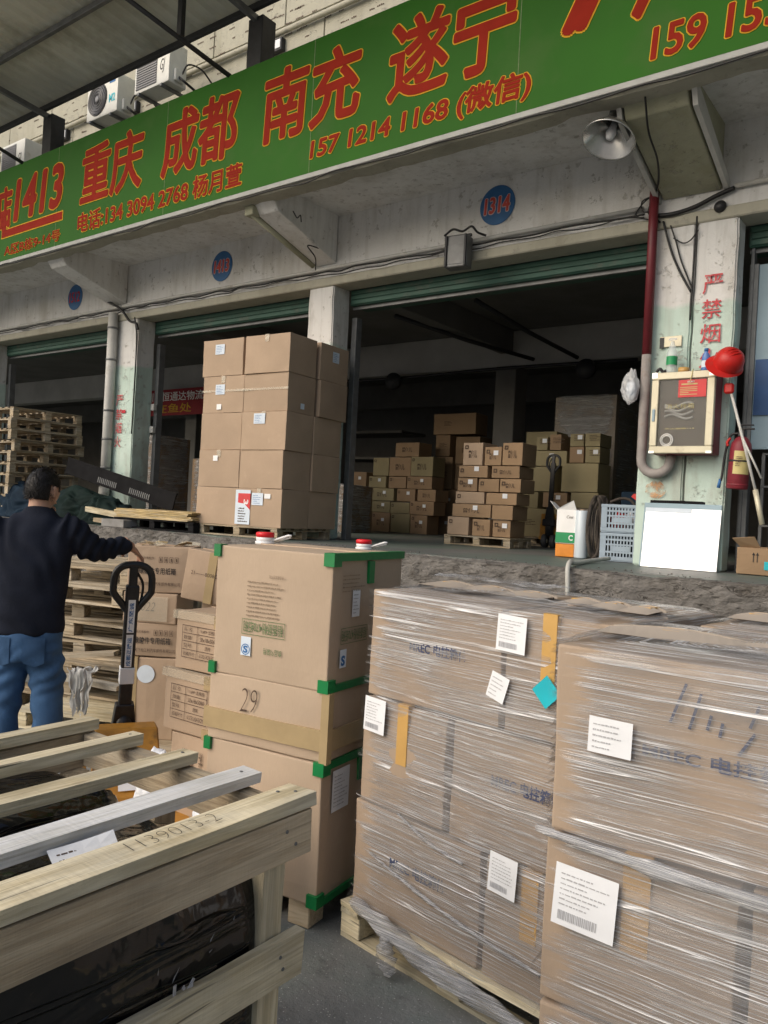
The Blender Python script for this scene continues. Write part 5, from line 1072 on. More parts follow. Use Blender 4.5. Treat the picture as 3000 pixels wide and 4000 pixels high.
# ------------------------------------------------------------------ on the dock: the tall carton stack
SX, SYY, SRZ = -6.34, 6.50, R_(4); sa = Matrix.Rotation(SRZ, 2)
def sl(u, y): p = Vector((SX, SYY))+sa @ Vector((u, y)); return p
WL, WR, DF, DBk, HH = .67, .68, .50, .56, .442
rown = ['bottom', 'second', 'third', 'fourth', 'top']
for i in range(5):
    z = DZ+.132+i*(HH+.002); r8 = random.Random(i+50); j = lambda s: r8.uniform(-s, s)
    for k, (u, y, w, d, nm) in enumerate(((-WR/2, DF/2, WR, DF, 'front carton at the corner'), (-WR-WL/2, DF/2, WL, DF, 'front carton beside the corner one'), (-WR/2, DF+DBk/2, WR, DBk, 'rear carton on the shaded side'), (-WR-WL/2, DF+DBk/2, WL, DBk, 'rear carton hidden behind'))):
        oy = (.04 if (k == 2 and i >= 3) else 0); ou = (.03 if (k == 2 and i >= 3) else 0) - (.03 if i == 4 and k == 1 else 0)
        if i == 1 and k < 2: ou += .0
        p = sl(u+ou+j(.012), y+oy+j(.012)); h = HH*(1.0)
        o = carton('%s, %s layer of the tall dock stack' % (nm, rown[i]), w-.008, d-.008, h, (p.x, p.y, z), SRZ+R_(j(1.2)), 'carton', 'cartons in the tall stack on the dock', i*4+k, .8, None, 5)
        if k == 1 and i in (3, 4): sticker(o, F(w, d, h, 'front', .22, .26 if i == 4 else .22, .010), .15, .12, i, 5, 'paper_blue', 'print_blue')
        if k == 1 and i in (1, 3): quad('sticker', .075, .065, 'paper_white', o, F(w, d, h, 'front', .25, .31 if i == 1 else .04, .010))
        if k == 0 and i == 2: sticker(o, F(w, d, h, 'front', .20, .30, .010), .17, .12, 9, 5, 'paper_blue', 'print_blue')
        if k == 0 and i == 3: quad('sticker', .07, .065, 'paper_blue', o, F(w, d, h, 'right', .22, .05, .010))
        if k == 2 and i == 4: sticker(o, F(w, d, h, 'right', .22, .24, .010), .13, .13, 12, 5, 'paper_blue', 'print_blue')
        if k == 0 and i == 0:
            quad('poster', .23, .40, 'paper_blue', o, F(w, d, h, 'front', -.01, .02, .011))
            bm = bmesh.new(); bm.faces.new([bm.verts.new(q) for q in ((.04, .36, 0), (.23, .36, 0), (.23, .17, 0), (.14, .24, 0), (.04, .25, 0))]); link('poster_red', mesh_from(bm, 'poster_red'), 'notice_red', o, M=F(w, d, h, 'front', -.01, .02, .012))
            lettering('print', '3', 'ink_white', o, F(w, d, h, 'front', .12, .26, .013) @ Matrix.Rotation(-PI/2, 4, 'Z') @ Matrix.Translation((-.05, 0, 0)), (.06, .07), .02)
            link('print', rects_me(lines(.17, .2, 6, 4, .05), 'post'), 'ink_brown', o, M=F(w, d, h, 'front', .03, .03, .0125)); sticker(o, F(w, d, h, 'front', .24, .25, .011), .17, .14, 14, 5, 'paper_blue', 'print_blue'); quad('sticker', .09, .055, 'paper_white', o, F(w, d, h, 'front', .43, .33, .011))
        if (i+k) % 2 == 0 and k != 3:
            bm = bmesh.new(); abox(bm, -.03, .03, -d/2-.0085, -d/2, h-.085, h+.001); link('tape', mesh_from(bm, 'tape'), 'tape_clear', o)
        if k < 2 and i == 3:
            bm = bmesh.new(); abox(bm, -w/2-.002, w/2+.002, -d/2-.0095, -d/2, .25, .275); link('tape', mesh_from(bm, 'tape'), 'tape_clear', o)
pc = sl(-(WR+WL)/2, .5); pallet('pallet under the tall carton stack on the dock', 1.26, 1.0, (pc.x, pc.y, DZ+.003), SRZ, 'wood_old', None, .128)
# plywood sheets beside it, lying on dark pallets
for i in range(6):
    o = plank('plywood_sheet', 1.50+.05*random.random(), .9, .016, 'plywood', None, (-8.40+random.uniform(-.05, .05), 6.72+random.uniform(-.03, .03), DZ+.145+i*.0195), rot=(0, 0, R_(random.uniform(-1, 1))), rough=1); tag(o, '%s plywood sheet of the pile beside the tall carton stack' % ['lowest', 'second', 'third', 'fourth', 'fifth', 'topmost'][i], 'plywood sheet', 'plywood sheets on the dock')
bk = pallet('dark plastic pallet under the plywood sheets', 1.6, .9, (-8.4, 6.75, DZ+.004), 0, 'panel_grey', None, .13)
tag(plank('timber_beam', .85, .09, .07, 'wood_pale', None, (-9.55, 6.45, DZ+.17), rot=(0, R_(5), R_(6)), rough=1), 'short pale timber beside the plywood pile', 'timber'); tag(plank('timber_beam', .5, .12, .05, 'wood_old', None, (-9.35, 6.3, DZ+.06), rot=(0, R_(3), R_(-4)), rough=1), 'short thick board on the dock edge below the plywood', 'board')
tag(link('grey_block', box_me(.45, .22, .10, .012, 2, 'concrete'), None, None, (-9.05, 6.28, DZ+.003), (0, 0, R_(3))), 'grey concrete block on the dock edge under the plywood', 'block')
# dark loading ramp plate leaning behind, with slots
rp_ = thing('ramp_plate', 'dark slotted ramp plate lying aslant behind the plywood', 'ramp plate', (-10.15, 6.95, 1.72), 0); rp_.rotation_euler = (R_(84), R_(10.5), 0)
bx('plate', -1.35, 1.35, -.02, .22, -.012, .012, 'panel_grey', rp_, .004); bx('edge', -1.36, 1.36, .205, .235, -.014, .014, 'panel_grey', rp_, .004)
for x0 in (-.45, .35):
    for k in range(11): bx('tread_bar', x0+k*.045, x0+k*.045+.018, .02, .10, .0125, .022, 'steel_grey', rp_, 0)
# tarpaulin heap
def heap(name, label, c, r, seed, mat):
    bm = bmesh.new(); bmesh.ops.create_icosphere(bm, subdivisions=6, radius=1)
    for v in bm.verts:
        p = v.co.copy(); q = p*1.1+Vector((seed, seed*.3, 0)); f = 1+.30*fbm(q, 2); wq = p+noise.noise_vector(p*1.3+Vector((seed, 0, 0)))*.7
        f += .05*math.sin(wq.x*9+wq.z*7+seed)+.035*math.sin(wq.y*13-wq.x*8)+.02*math.sin(wq.z*26+wq.x*11); v.co = Vector((p.x*r[0]*f, p.y*r[1]*f, max(-.02, p.z*r[2]*f)))
    tag(link(name, mesh_from(bm, name, True), mat, None, c), label, 'tarpaulin', 'tarpaulins heaped on the dock')
heap('tarpaulin', 'dark green tarpaulin heaped on the dock below the drainpipe', (-10.75, 6.75, DZ+.02), (.95, .35, .46), 1.0, 'tarp_green'); heap('tarpaulin', 'blue-black tarpaulin heaped behind the man\'s head', (-12.0, 6.65, DZ+.02), (.75, .32, .48), 4.0, 'tarp_blue'); heap('tarpaulin', 'low end of the dark tarpaulin near the plywood pile', (-9.95, 6.7, DZ+.02), (.55, .32, .34), 7.0, 'tarp_green')
# stack of pallets on the dock, left
Q0 = None
for i in range(10):
    lab = '%s pallet from the floor in the tall dock stack' % ['first', 'second', 'third', 'fourth', 'fifth', 'sixth', 'seventh', 'eighth', 'ninth', 'tenth'][i]; r6 = random.Random(i+70)
    gap = .03 if i >= 7 else 0; loc = (-12.72+r6.uniform(-.05, .05)+(.06 if i > 5 else 0), 7.02+r6.uniform(-.05, .05), DZ+.003+i*.172); rot = (R_(r6.uniform(-.5, .5)), R_(r6.uniform(-.5, .5)), R_(90+r6.uniform(-3, 3)))
    if i == 0: Q0 = pallet(lab, 1.2, 1.1, loc, 0, 'wood_old', 'pallets in the tall dock stack', .168, 7, rot)
    else: move_copy(Q0, lab, loc, 0, rot)

# ------------------------------------------------------------------ interior cartons (x0, x1, z0, z1)
FLOOR = DZ+.003
def inner(rows, Y, depth, where, group, mats, brand, side=1):
    n = 0
    for ri, row in enumerate(rows):
        for ci, (x0, x1, z0, z1) in enumerate(row):
            w, h = x1-x0-.008, z1-z0-.003; r9 = random.Random(hash((round(x0, 2), ri)) & 0xffff); d = depth*(.9+.15*r9.random())
            lab = '%s carton, %s row up, %s' % (['first', 'second', 'third', 'fourth', 'fifth', 'sixth'][ci], ['floor', 'second', 'third', 'fourth', 'fifth', 'sixth', 'seventh', 'eighth'][ri], where)
            o = carton(lab, w, d, h, ((x0+x1)/2, Y+d/2+r9.uniform(0, .04), z0), R_(r9.uniform(-1.5, 1.5)), mats[r9.randint(0, len(mats)-1)], group, r9.randint(0, 4), .7, None, 3); n += 1
            if brand and h > .13 and r9.random() < .7: lettering('print', '曾伊儿', 'ink_brown', o, F(w, d, h, 'front', w*.30, h*.32, .011), (w*.42, min(.12, h*.36)), .015)
            if brand and r9.random() < .8: link('printed_mark', rects_me(frame_rects(.05, .05, .012), 'mk'), 'ink_brown', o, M=F(w, d, h, 'front', .03, h-.085, .011))
            if not brand and r9.random() < .6: link('printed_text', rects_me(lines(.2, .1, 4, r9.randint(0, 5), .05), ('it', r9.randint(0, 5))), 'ink_brown', o, M=F(w, d, h, 'front', w*.25, h*.4, .011))
            if r9.random() < .4: quad('sticker', .07, .06, 'paper', o, F(w, d, h, 'front', w*.55, h*.55, .012))
            z_ = z0
            # support rows hidden behind the front row are solid depth only
    return n
A_rows = [[(-10.13, -9.87, 1.223, 1.62), (-9.86, -9.57, 1.223, 1.62), (-9.56, -9.12, 1.223, 1.59), (-9.11, -8.66, 1.223, 1.585), (-8.64, -8.26, 1.223, 1.575)],
 [(-10.16, -9.88, 1.625, 2.03), (-9.87, -9.63, 1.625, 2.02), (-9.58, -9.13, 1.595, 1.81), (-9.12, -8.67, 1.59, 1.80), (-8.66, -8.11, 1.58, 1.835)],
 [(-10.19, -9.76, 2.035, 2.37), (-9.62, -9.05, 1.82, 2.06), (-9.00, -8.57, 1.82, 2.06), (-8.52, -8.10, 1.84, 2.06)], [(-9.67, -9.24, 2.065, 2.29), (-9.19, -8.78, 2.065, 2.29), (-8.76, -8.18, 2.065, 2.30)],
 [(-9.60, -9.21, 2.30, 2.65), (-9.20, -8.69, 2.30, 2.66), (-8.68, -8.18, 2.305, 2.67)], [(-9.08, -8.52, 2.67, 2.94)]]
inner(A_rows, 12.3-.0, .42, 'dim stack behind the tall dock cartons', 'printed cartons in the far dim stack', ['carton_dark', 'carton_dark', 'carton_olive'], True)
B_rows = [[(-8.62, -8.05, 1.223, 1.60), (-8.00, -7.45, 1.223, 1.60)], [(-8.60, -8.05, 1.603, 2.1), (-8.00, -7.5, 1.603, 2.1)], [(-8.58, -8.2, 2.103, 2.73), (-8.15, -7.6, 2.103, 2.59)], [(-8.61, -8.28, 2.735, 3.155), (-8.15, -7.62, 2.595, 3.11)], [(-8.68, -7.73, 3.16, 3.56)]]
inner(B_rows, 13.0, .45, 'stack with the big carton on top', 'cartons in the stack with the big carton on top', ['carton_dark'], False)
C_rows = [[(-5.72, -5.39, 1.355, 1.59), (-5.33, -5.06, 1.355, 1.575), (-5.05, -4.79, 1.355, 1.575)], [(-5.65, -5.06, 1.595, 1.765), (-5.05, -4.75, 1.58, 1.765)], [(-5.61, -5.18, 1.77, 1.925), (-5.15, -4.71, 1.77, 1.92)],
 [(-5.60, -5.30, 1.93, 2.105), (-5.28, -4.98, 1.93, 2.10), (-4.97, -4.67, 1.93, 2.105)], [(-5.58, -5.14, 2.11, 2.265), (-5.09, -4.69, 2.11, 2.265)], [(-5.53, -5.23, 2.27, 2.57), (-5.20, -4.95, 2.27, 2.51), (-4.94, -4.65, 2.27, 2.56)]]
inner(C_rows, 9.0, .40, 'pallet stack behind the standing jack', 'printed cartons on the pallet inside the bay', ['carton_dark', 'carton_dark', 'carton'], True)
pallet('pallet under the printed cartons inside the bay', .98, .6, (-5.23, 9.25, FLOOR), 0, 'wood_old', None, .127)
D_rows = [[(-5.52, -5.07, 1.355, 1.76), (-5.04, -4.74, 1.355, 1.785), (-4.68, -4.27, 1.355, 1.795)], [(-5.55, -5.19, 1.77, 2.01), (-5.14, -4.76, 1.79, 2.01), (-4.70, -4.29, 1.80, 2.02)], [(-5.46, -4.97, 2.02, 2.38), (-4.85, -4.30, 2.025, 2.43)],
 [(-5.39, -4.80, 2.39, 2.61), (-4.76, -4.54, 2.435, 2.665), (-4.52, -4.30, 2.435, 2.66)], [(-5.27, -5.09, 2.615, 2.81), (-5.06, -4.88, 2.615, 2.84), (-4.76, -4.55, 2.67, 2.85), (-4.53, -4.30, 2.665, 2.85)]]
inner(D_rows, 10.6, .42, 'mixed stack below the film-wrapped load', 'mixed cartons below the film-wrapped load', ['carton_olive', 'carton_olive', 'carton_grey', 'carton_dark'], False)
pallet('pallet under the mixed cartons inside the bay', 1.3, .7, (-4.9, 10.9, FLOOR), 0, 'wood_old', None, .127)
for i, (x0, x1, z0, z1) in enumerate(((-5.70, -5.27, 1.355, 2.0), (-5.72, -5.27, 2.003, 2.72), (-5.80, -5.27, 2.725, 2.97))):
    carton('%s olive carton at the back between the two inner stacks' % ['lowest', 'middle', 'topmost'][i], x1-x0-.01, .4, z1-z0-.004, ((x0+x1)/2, 11.5, z0-.13 if i == 0 else z0), 0, 'carton_olive', 'olive cartons at the back', i, .7, None, 3)
fw_ = wrap('wrapped_load', 'tall film-wrapped load dim at the back of the bay', (-5.15, 12.5, 0), 0, 1.05, 1.0, FLOOR+.13, 2.26, 'film_dim', 22); carton('tall grey carton inside the dim film-wrapped load', 1.02, .97, 2.25, (-5.15, 12.5, FLOOR+.135), 0, 'carton_grey', None, 2, .8)
pallet('pallet under the dim film-wrapped load', 1.1, 1.05, (-5.15, 12.5, FLOOR), 0, 'wood_old', None, .127)
jack('black pallet jack standing inside the bay before the cartons', (-4.80, 10.2, DZ+.003), R_(96), R_(3), 'pallet jacks', 1.30, 1.0)
bn = thing('red_banner', 'red banner with white and yellow characters deep in the middle bay', 'banner', (-16.5, 12.0, 3.62)); bx('cloth', 0, 2.2, 0, .01, 0, .62, 'banner_red', bn, 0); lettering('lettering', '圳市恒通达物流', 'ink_white', bn, FRONT(.05, -.004, .34), (2.1, .22), .01); lettering('lettering', '在鱼处', 'banner_yellow', bn, FRONT(.45, -.004, .06), (1.3, .22), .01)
for i, (x, z, l) in enumerate(((-9.2, 4.12, 'first'), (-5.3, 4.10, 'second'))):
    f_ = thing('wall_fan', '%s dark wall fan under the ceiling beam inside' % l, 'fan', (x, 12.36, z), 0, 'wall fans inside'); lathe('guard', [(0, 0), (.16, .0), (.17, .05), (.16, .10), (0, .10)], 'steel_dark', f_, 20, (0, 0, 0), (PI/2, 0, 0)); bx('arm', -.02, .02, -.01, .14, .1, .14, 'steel_dark', f_, 0)
for i, (p, q) in enumerate((((-7.2, 9.6, 4.55), (-6.3, 12.4, 4.35)), ((-6.0, 9.9, 4.72), (-5.5, 12.4, 4.32)))): tag(tube('ceiling_pipe', [p, ((p[0]+q[0])/2, (p[1]+q[1])/2, (p[2]+q[2])/2-.03), q], .035, 'steel_dark', None, 8), '%s dark pipe slanting under the bay ceiling' % ['first', 'second'][i], 'pipe', 'pipes under the bay ceiling')
tag(tube('ceiling_cable', spline([(-11, 12.45, 4.22), (-9, 12.44, 4.2), (-7, 12.44, 4.24), (-4.5, 12.44, 4.22)]), .03, 'steel_dark', None, 8), 'dark cable tray along the inner ceiling beam', 'cable')
for i in range(4): bx('shelf', -14.5, -10.9, 15.0, 16.0, 1.6+i*.62, 1.66+i*.62, 'interior', B, 0)
for i, (x, y, w, h) in enumerate(((-10.2, 9.6, 1.1, 1.5), (-11.6, 10.4, 1.0, 1.2), (-13.2, 9.8, 1.2, 1.6), (-9.0, 10.6, .9, .8))):
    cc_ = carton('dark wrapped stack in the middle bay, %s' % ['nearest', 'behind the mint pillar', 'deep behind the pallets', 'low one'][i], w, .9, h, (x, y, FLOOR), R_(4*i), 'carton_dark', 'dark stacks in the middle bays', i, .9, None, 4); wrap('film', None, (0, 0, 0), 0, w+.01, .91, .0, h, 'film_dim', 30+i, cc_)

# ------------------------------------------------------------------ fire hose cabinet and the things round the right pillar
FC = thing('hose_cabinet', 'fire hose cabinet with pale metal frame and glass door on the pillar', 'fire cabinet', (-2.475, 7.27, 2.26)); W, H, D = .55, .73, .22
bx('back_box', 0, W, .02, D, 0, H, 'red_metal', FC, .006); bx('inside_panel', .05, W-.05, .012, .02, .05, H-.05, 'cabinet_inside', FC, 0)
fr = .065
for nm, a in (('frame_rail', (0, W, 0, fr)), ('frame_rail', (0, W, H-fr, H)), ('frame_stile', (0, fr, fr+.001, H-fr-.001)), ('frame_stile', (W-fr, W, fr+.001, H-fr-.001))): bx(nm, a[0], a[1], -.03, .018, a[2], a[3], 'alu', FC, .006)
for x, z in ((.0, .0), (W-.05, 0), (0, H-.05), (W-.05, H-.05)): bx('corner_cap', x, x+.05, -.034, -.031, z+.0, z+.022 if z < .1 else z+.05, 'alu_bright', FC, .001)
bx('glass', fr, W-fr, -.012, -.008, fr, H-fr, 'glass', FC, 0)
bx('notice', .235, W-fr-.01, -.016, -.0125, H-.23, H-.075, 'notice_red', FC, 0); link('notice_text', rects_me([(.26, H-.12, .40, H-.108)]+[(.25, H-.145-.016*k, .25+.15*(1 if k != 3 else .5), H-.139-.016*k) for k in range(5)], 'nt'), 'label_yellow', FC, M=FRONT(0, -.018, 0)); lettering('notice_title', '须知', 'ink_white', FC, FRONT(.31, -.018, H-.103), (.06, .018), .02)
lettering('lettering', '消火栓箱', 'label_yellow', FC, FRONT(.13, -.014, .40), (.25, .045), -.012); bx('latch', .018, .042, -.04, -.03, .29, .40, 'blue_panel', FC, .003)
for r in (.055, .04): tube('hose_valve', [(.15+r*math.cos(2*PI*k/24), -.004, .12+r*math.sin(2*PI*k/24)) for k in range(24)], .008, 'alu_bright', FC, 8, True)
for k in range(4): tube('hose', [(.12+.25*i/10, .0, .33+.035*k+.02*math.sin(i*.6+k)) for i in range(11)], .012, 'cloth_grey', FC, 8)
lettering('lettering', '灭火器箱119', 'label_yellow', FC, FRONT(.13, -.014, .215), (.26, .014), .0)
# on top of the cabinet
TZ = 2.99+.003
bt = thing('water_bottle', 'clear water bottle with green label on the fire hose cabinet', 'bottle', (-2.345, 7.36, TZ)); lathe('bottle', [(0, 0), (.045, 0), (.048, .02), (.048, .19), (.03, .25), (.016, .285), (.016, .30), (0, .30)], 'pet_clear', bt, 24); lathe('label', [(.0485, .08), (.0485, .16)], 'green_card', bt, 24, cap=False); tube('ring_handle', [(.035*math.cos(2*PI*k/18), .02*math.sin(2*PI*k/18), .32+.012*math.sin(2*PI*k/18)) for k in range(18)], .004, 'cap_white', bt, 6, True)
b2_ = thing('soda_bottle', 'small blue plastic bottle on the fire hose cabinet', 'bottle', (-2.045, 7.36, TZ)); lathe('bottle', [(0, 0), (.034, 0), (.036, .02), (.036, .09), (.031, .10), (.036, .115), (.032, .15), (.016, .178), (.016, .19), (0, .19)], 'pet_blue', b2_, 22); lathe('cap', [(.018, .186), (.018, .21), (0, .212)], 'print_blue', b2_, 18); lathe('label', [(.0368, .04), (.0368, .10)], 'paper_blue', b2_, 22, cap=False)
o = lathe('tape_roll', [(.028, 0), (.05, 0), (.05, .048), (.028, .048), (.028, 0)], 'tape_brown', None, 26, (-2.23, 7.35, TZ), cap=False); tag(o, 'roll of yellow tape between the two bottles', 'tape roll')
bm = bmesh.new(); bmesh.ops.create_icosphere(bm, subdivisions=4, radius=1)
for v in bm.verts: p = v.co.copy(); f = 1+.4*fbm(p*2, 4); v.co = Vector((p.x*.11*f, p.y*.05*f, max(0, p.z*.045*f)))
tag(link('black_glove', mesh_from(bm, 'glove', True), 'black_plastic', None, (-2.06, 7.42, TZ)), 'crumpled black glove behind the blue bottle', 'glove'); tag(tube('yellow_string', spline([(-2.13, 7.3, TZ+.02), (-2.12, 7.245, TZ-.0), (-2.13, 7.225, TZ-.09), (-2.145, 7.224, TZ-.11)]), .004, 'label_yellow', None, 6), 'thin yellow string hanging over the cabinet frame', 'string')
tag(tube('dark_tool', spline([(-2.47, 7.33, TZ+.02), (-2.44, 7.33, TZ+.05), (-2.41, 7.34, TZ+.02), (-2.38, 7.33, TZ+.03)]), .014, 'black_plastic', None, 8), 'small dark tool lying on the cabinet corner', 'tool')
# helmet hung on the cabinet corner
hm = thing('red_helmet', 'red safety helmet hanging beside the fire hose cabinet', 'helmet', (-1.835, 7.26, 3.03)); zz_ = Vector((.50, -.62, .60)).normalized(); xx_ = Vector((-.70, -.10, -.55)); xx_ = (xx_-zz_*xx_.dot(zz_)).normalized(); hm.rotation_euler = Matrix((xx_, zz_.cross(xx_), zz_)).transposed().to_euler()
lathe('shell', [(.125, 0), (.125, .03), (.118, .075), (.098, .115), (.06, .14), (0, .148)], 'red_plastic', hm, 30, cap=False)
bm = bmesh.new(); n = 40; A_ = []; B_ = []
for k in range(n): a_ = 2*PI*k/n; ex = .018+.06*max(0, math.cos(a_))**2; A_.append(bm.verts.new((.123*math.cos(a_), .123*math.sin(a_), .004))); B_.append(bm.verts.new(((.123+ex)*math.cos(a_), (.123+ex)*math.sin(a_), -.012)))
for k in range(n): bm.faces.new((A_[k], A_[(k+1) % n], B_[(k+1) % n], B_[k]))
link('brim', mesh_from(bm, 'brim', True), 'red_plastic', hm)
for s in (-.03, 0, .03): tube('ridge', [(.118*math.cos(t_), s, .02+.128*math.sin(t_)) for t_ in [PI*k/16 for k in range(2, 15)]], .007, 'red_plastic', hm, 6)
tube('chin_strap', spline([(-.1, .05, 0), (-.13, .06, -.05), (-.10, .0, -.09), (-.12, -.05, 0)]), .006, 'wire_black', hm, 6)
# plastic bag hung on the pipe
bm = bmesh.new(); bmesh.ops.create_icosphere(bm, subdivisions=5, radius=1)
for v in bm.verts: p = v.co.copy(); f = 1+.25*fbm(p*1.7, 4)+.06*abs(noise.noise(p*7)); tp = 1-.55*max(0, p.z); v.co = Vector((p.x*.085*f*tp, p.y*.07*f*tp, p.z*.155*f))
pb = thing('plastic_bag', 'clear plastic bag of scraps hanging on the pipe by the cabinet', 'plastic bag', (-2.70, 7.33, 2.90)); link('bag', mesh_from(bm, 'bag', True), 'bag_clear', pb)
bm = bmesh.new(); bmesh.ops.create_icosphere(bm, subdivisions=3, radius=1)
for v in bm.verts: p = v.co.copy(); v.co = Vector((p.x*.05, p.y*.04, p.z*.08))*(1+.3*noise.noise(p*3))
link('contents', mesh_from(bm, 'contents', True), 'paper_blue', pb, (.0, 0, -.04))
# extinguisher
ex = thing('fire_extinguisher', 'red fire extinguisher with yellow label hanging beside the pillar', 'extinguisher', (-1.745, 7.42, 1.96)); ex.rotation_euler = (0, R_(3), R_(-10))
lathe('cylinder', [(0, 0), (.08, 0), (.088, .012), (.088, .35), (.08, .40), (.05, .445), (.03, .46), (0, .46)], 'red_metal', ex, 30); lathe('band', [(.0886, .235), (.091, .238), (.091, .25), (.0886, .253)], 'steel_dark', ex, 30, cap=False); lathe('foot_ring', [(.0885, .03), (.091, .032), (.091, .042), (.0885, .045)], 'red_metal', ex, 30, cap=False)
bm = bmesh.new(); pr = None
for k in range(12):
    a_ = -PI/2+R_(-10)+R_(95)*k/11; r = [bm.verts.new((.0895*math.cos(a_), .0895*math.sin(a_), z)) for z in (.13, .33)]
    if pr: bm.faces.new((pr[0], r[0], r[1], pr[1]))
    pr = r
lb_ = link('label', mesh_from(bm, 'label', True), 'label_yellow', ex); link('label_print', rects_me(lines(.07, .1, 6, 2, .05), 'exl'), 'ink_brown', ex, M=FRONT(.0, -.0935, .19))
bx('valve', -.03, .03, -.03, .03, .455, .52, 'black_plastic', ex, .008); bx('lever', -.02, .10, -.012, .012, .52, .535, 'black_plastic', ex, .004); bx('lever', -.02, .09, -.012, .012, .555, .567, 'black_plastic', ex, .004); tube('hose', spline([(-.03, 0, .49), (-.10, -.01, .46), (-.125, -.02, .30), (-.13, -.03, .10), (-.14, -.03, .06)]), .011, 'black_plastic', ex, 8); tube('nozzle', [(-.14, -.03, .08), (-.15, -.03, -.0)], [.013, .016], 'print_blue', ex, 10)
tube('red_tag', spline([(-.08, -.05, .44), (-.1, -.06, .40), (-.09, -.06, .37)]), .012, 'red_plastic', ex, 8)
st = thing('mop_pole', 'thin white pole with red cap leaning beside the extinguisher', 'pole'); tube('pole', [(-1.80, 7.30, 2.78), (-1.66, 7.28, 2.30), (-1.56, 7.26, 1.95)], .012, 'pipe_white', st, 10); tube('grip', [(-1.56, 7.26, 1.95), (-1.49, 7.25, 1.66)], .022, 'alu', st, 10); bx('cap', -1.86, -1.78, 7.27, 7.32, 2.78, 2.87, 'red_plastic', st, .015); tube('pole', [(-1.69, 7.28, 2.40), (-1.52, 7.27, 2.05)], .009, 'pipe_white', st, 8)
# whiteboard leaning on the pillar and the darker board behind
wb = thing('white_board', 'bright white board leaning against the foot of the pillar', 'board', (-2.20, 7.36, DZ+.004)); wb.rotation_euler = (R_(-9), 0, R_(1.5))
bx('panel', -.335, .335, 0, .012, 0, .555, 'whiteboard', wb, .003); bx('top_strip', -.335, .08, -.004, -.0005, .515, .555, 'paper_blue', wb, .001)
for k in range(3): bx('edge_line', -.33, .33, -.0022, -.0006, .49-.014*k, .4925-.014*k, 'sign_grey', wb, 0)
wb2 = thing('grey_board', 'pale grey board behind the bright white one', 'board', (-2.22, 7.40, DZ+.004)); wb2.rotation_euler = (R_(-8), 0, R_(.5)); bx('panel', -.345, .345, 0, .014, 0, .60, 'blue_panel', wb2, .004)
wb3 = thing('dark_board', 'dark thin board at the back of the leaning boards', 'board', (-2.20, 7.44, DZ+.004)); wb3.rotation_euler = (R_(-5), 0, 0); bx('panel', -.32, .18, 0, .01, 0, .625, 'panel_grey', wb3, .003)
for z in (1.66,):
    bm = bmesh.new(); pts = [bm.verts.new((-2.47+.10*math.cos(2*PI*k/20)*(1+.3*noise.noise(Vector((k*.9, 0, 0)))), PY-.024, 1.94+.08*math.sin(2*PI*k/20)*(1+.3*noise.noise(Vector((k*.8, 3, 0)))))) for k in range(20)]; bm.faces.new(pts); tag(link('rust_stain', mesh_from(bm, 'rust_stain'), 'rust_smear', None), 'orange rust stain on the pillar under the pipe bend', 'stain')
# grey plastic crates with slotted sides
def crate(label, z):
    c = thing('plastic_crate', label, 'crate', (-2.955, 8.0, z), R_(16), 'grey plastic crates by the pillar'); w, d, h = .40, .34, .285
    bx('floor', -w/2, w/2, -d/2, d/2, 0, .012, 'crate_grey', c, .003)
    for s in (-1, 1):
        for sgn, nm in ((s, 'side'),):
            bx('rim', -w/2-.006, w/2+.006, s*d/2-.008, s*d/2+.008, h-.03, h, 'crate_grey', c, .003); bx('rim', s*w/2-.008, s*w/2+.008, -d/2+.009, d/2-.009, h-.03, h, 'crate_grey', c, .003); bx('base_band', -w/2, w/2, s*d/2-.006, s*d/2+.006, .012, .05, 'crate_grey', c, .002); bx('base_band', s*w/2-.006, s*w/2+.006, -d/2+.007, d/2-.007, .012, .05, 'crate_grey', c, .002)
    for s in (-1, 1):
        bx('corner_post', -w/2-.003, -w/2+.055, s*d/2-.007, s*d/2+.007, .05, h-.03, 'crate_grey', c, .002); bx('corner_post', w/2-.055, w/2+.003, s*d/2-.007, s*d/2+.007, .05, h-.03, 'crate_grey', c, .002)
        for k in range(9): bx('slat', -w/2+.07+k*.0305, -w/2+.07+k*.0305+.013, s*d/2-.004, s*d/2+.004, .05, h-.03, 'crate_grey', c, 0)
        for z_ in (.085, .16, .21): bx('crossbar', -w/2+.055, w/2-.055, s*d/2-.0055, s*d/2+.0055, z_, z_+.018, 'crate_grey', c, 0)
        bx('plate', -.085, .085, s*d/2-.0065, s*d/2+.0065, .105, .155, 'crate_grey', c, 0)
        bx('side_plate', s*w/2-.004, s*w/2+.004, -d/2+.01, d/2-.01, .05, h-.03, 'crate_grey', c, 0)
    return c
crate('lower grey plastic crate by the pillar', DZ+.004); crate('upper grey plastic crate by the pillar, holding red scraps', DZ+.293)
for i, (x, y, m, l) in enumerate(((-2.98, 7.98, 'red_plastic', 'red scrap inside the upper grey crate'), (-2.9, 8.02, 'paper', 'pale scrap inside the upper grey crate'), (-2.95, 7.99, 'tarp_blue', 'dark scrap inside the lower grey crate'))):
    bm = bmesh.new(); bmesh.ops.create_icosphere(bm, subdivisions=3, radius=1)
    for v in bm.verts: p = v.co.copy(); v.co = Vector((p.x*.11, p.y*.09, p.z*.09+.1))*(1+.25*fbm(p*2+Vector((i, 0, 0)), 3))
    tag(link('scrap', mesh_from(bm, 'scrap', True), m, None, (x, y, DZ+(.30 if i < 2 else .02))), l, 'scrap')
bb = thing('dark_box', 'dark blue box with a red diamond behind the grey crates', 'box', (-2.86, 8.28, DZ+.004)); bx('box', -.2, .2, -.1, .1, 0, .72, 'tarp_blue', bb, .01)
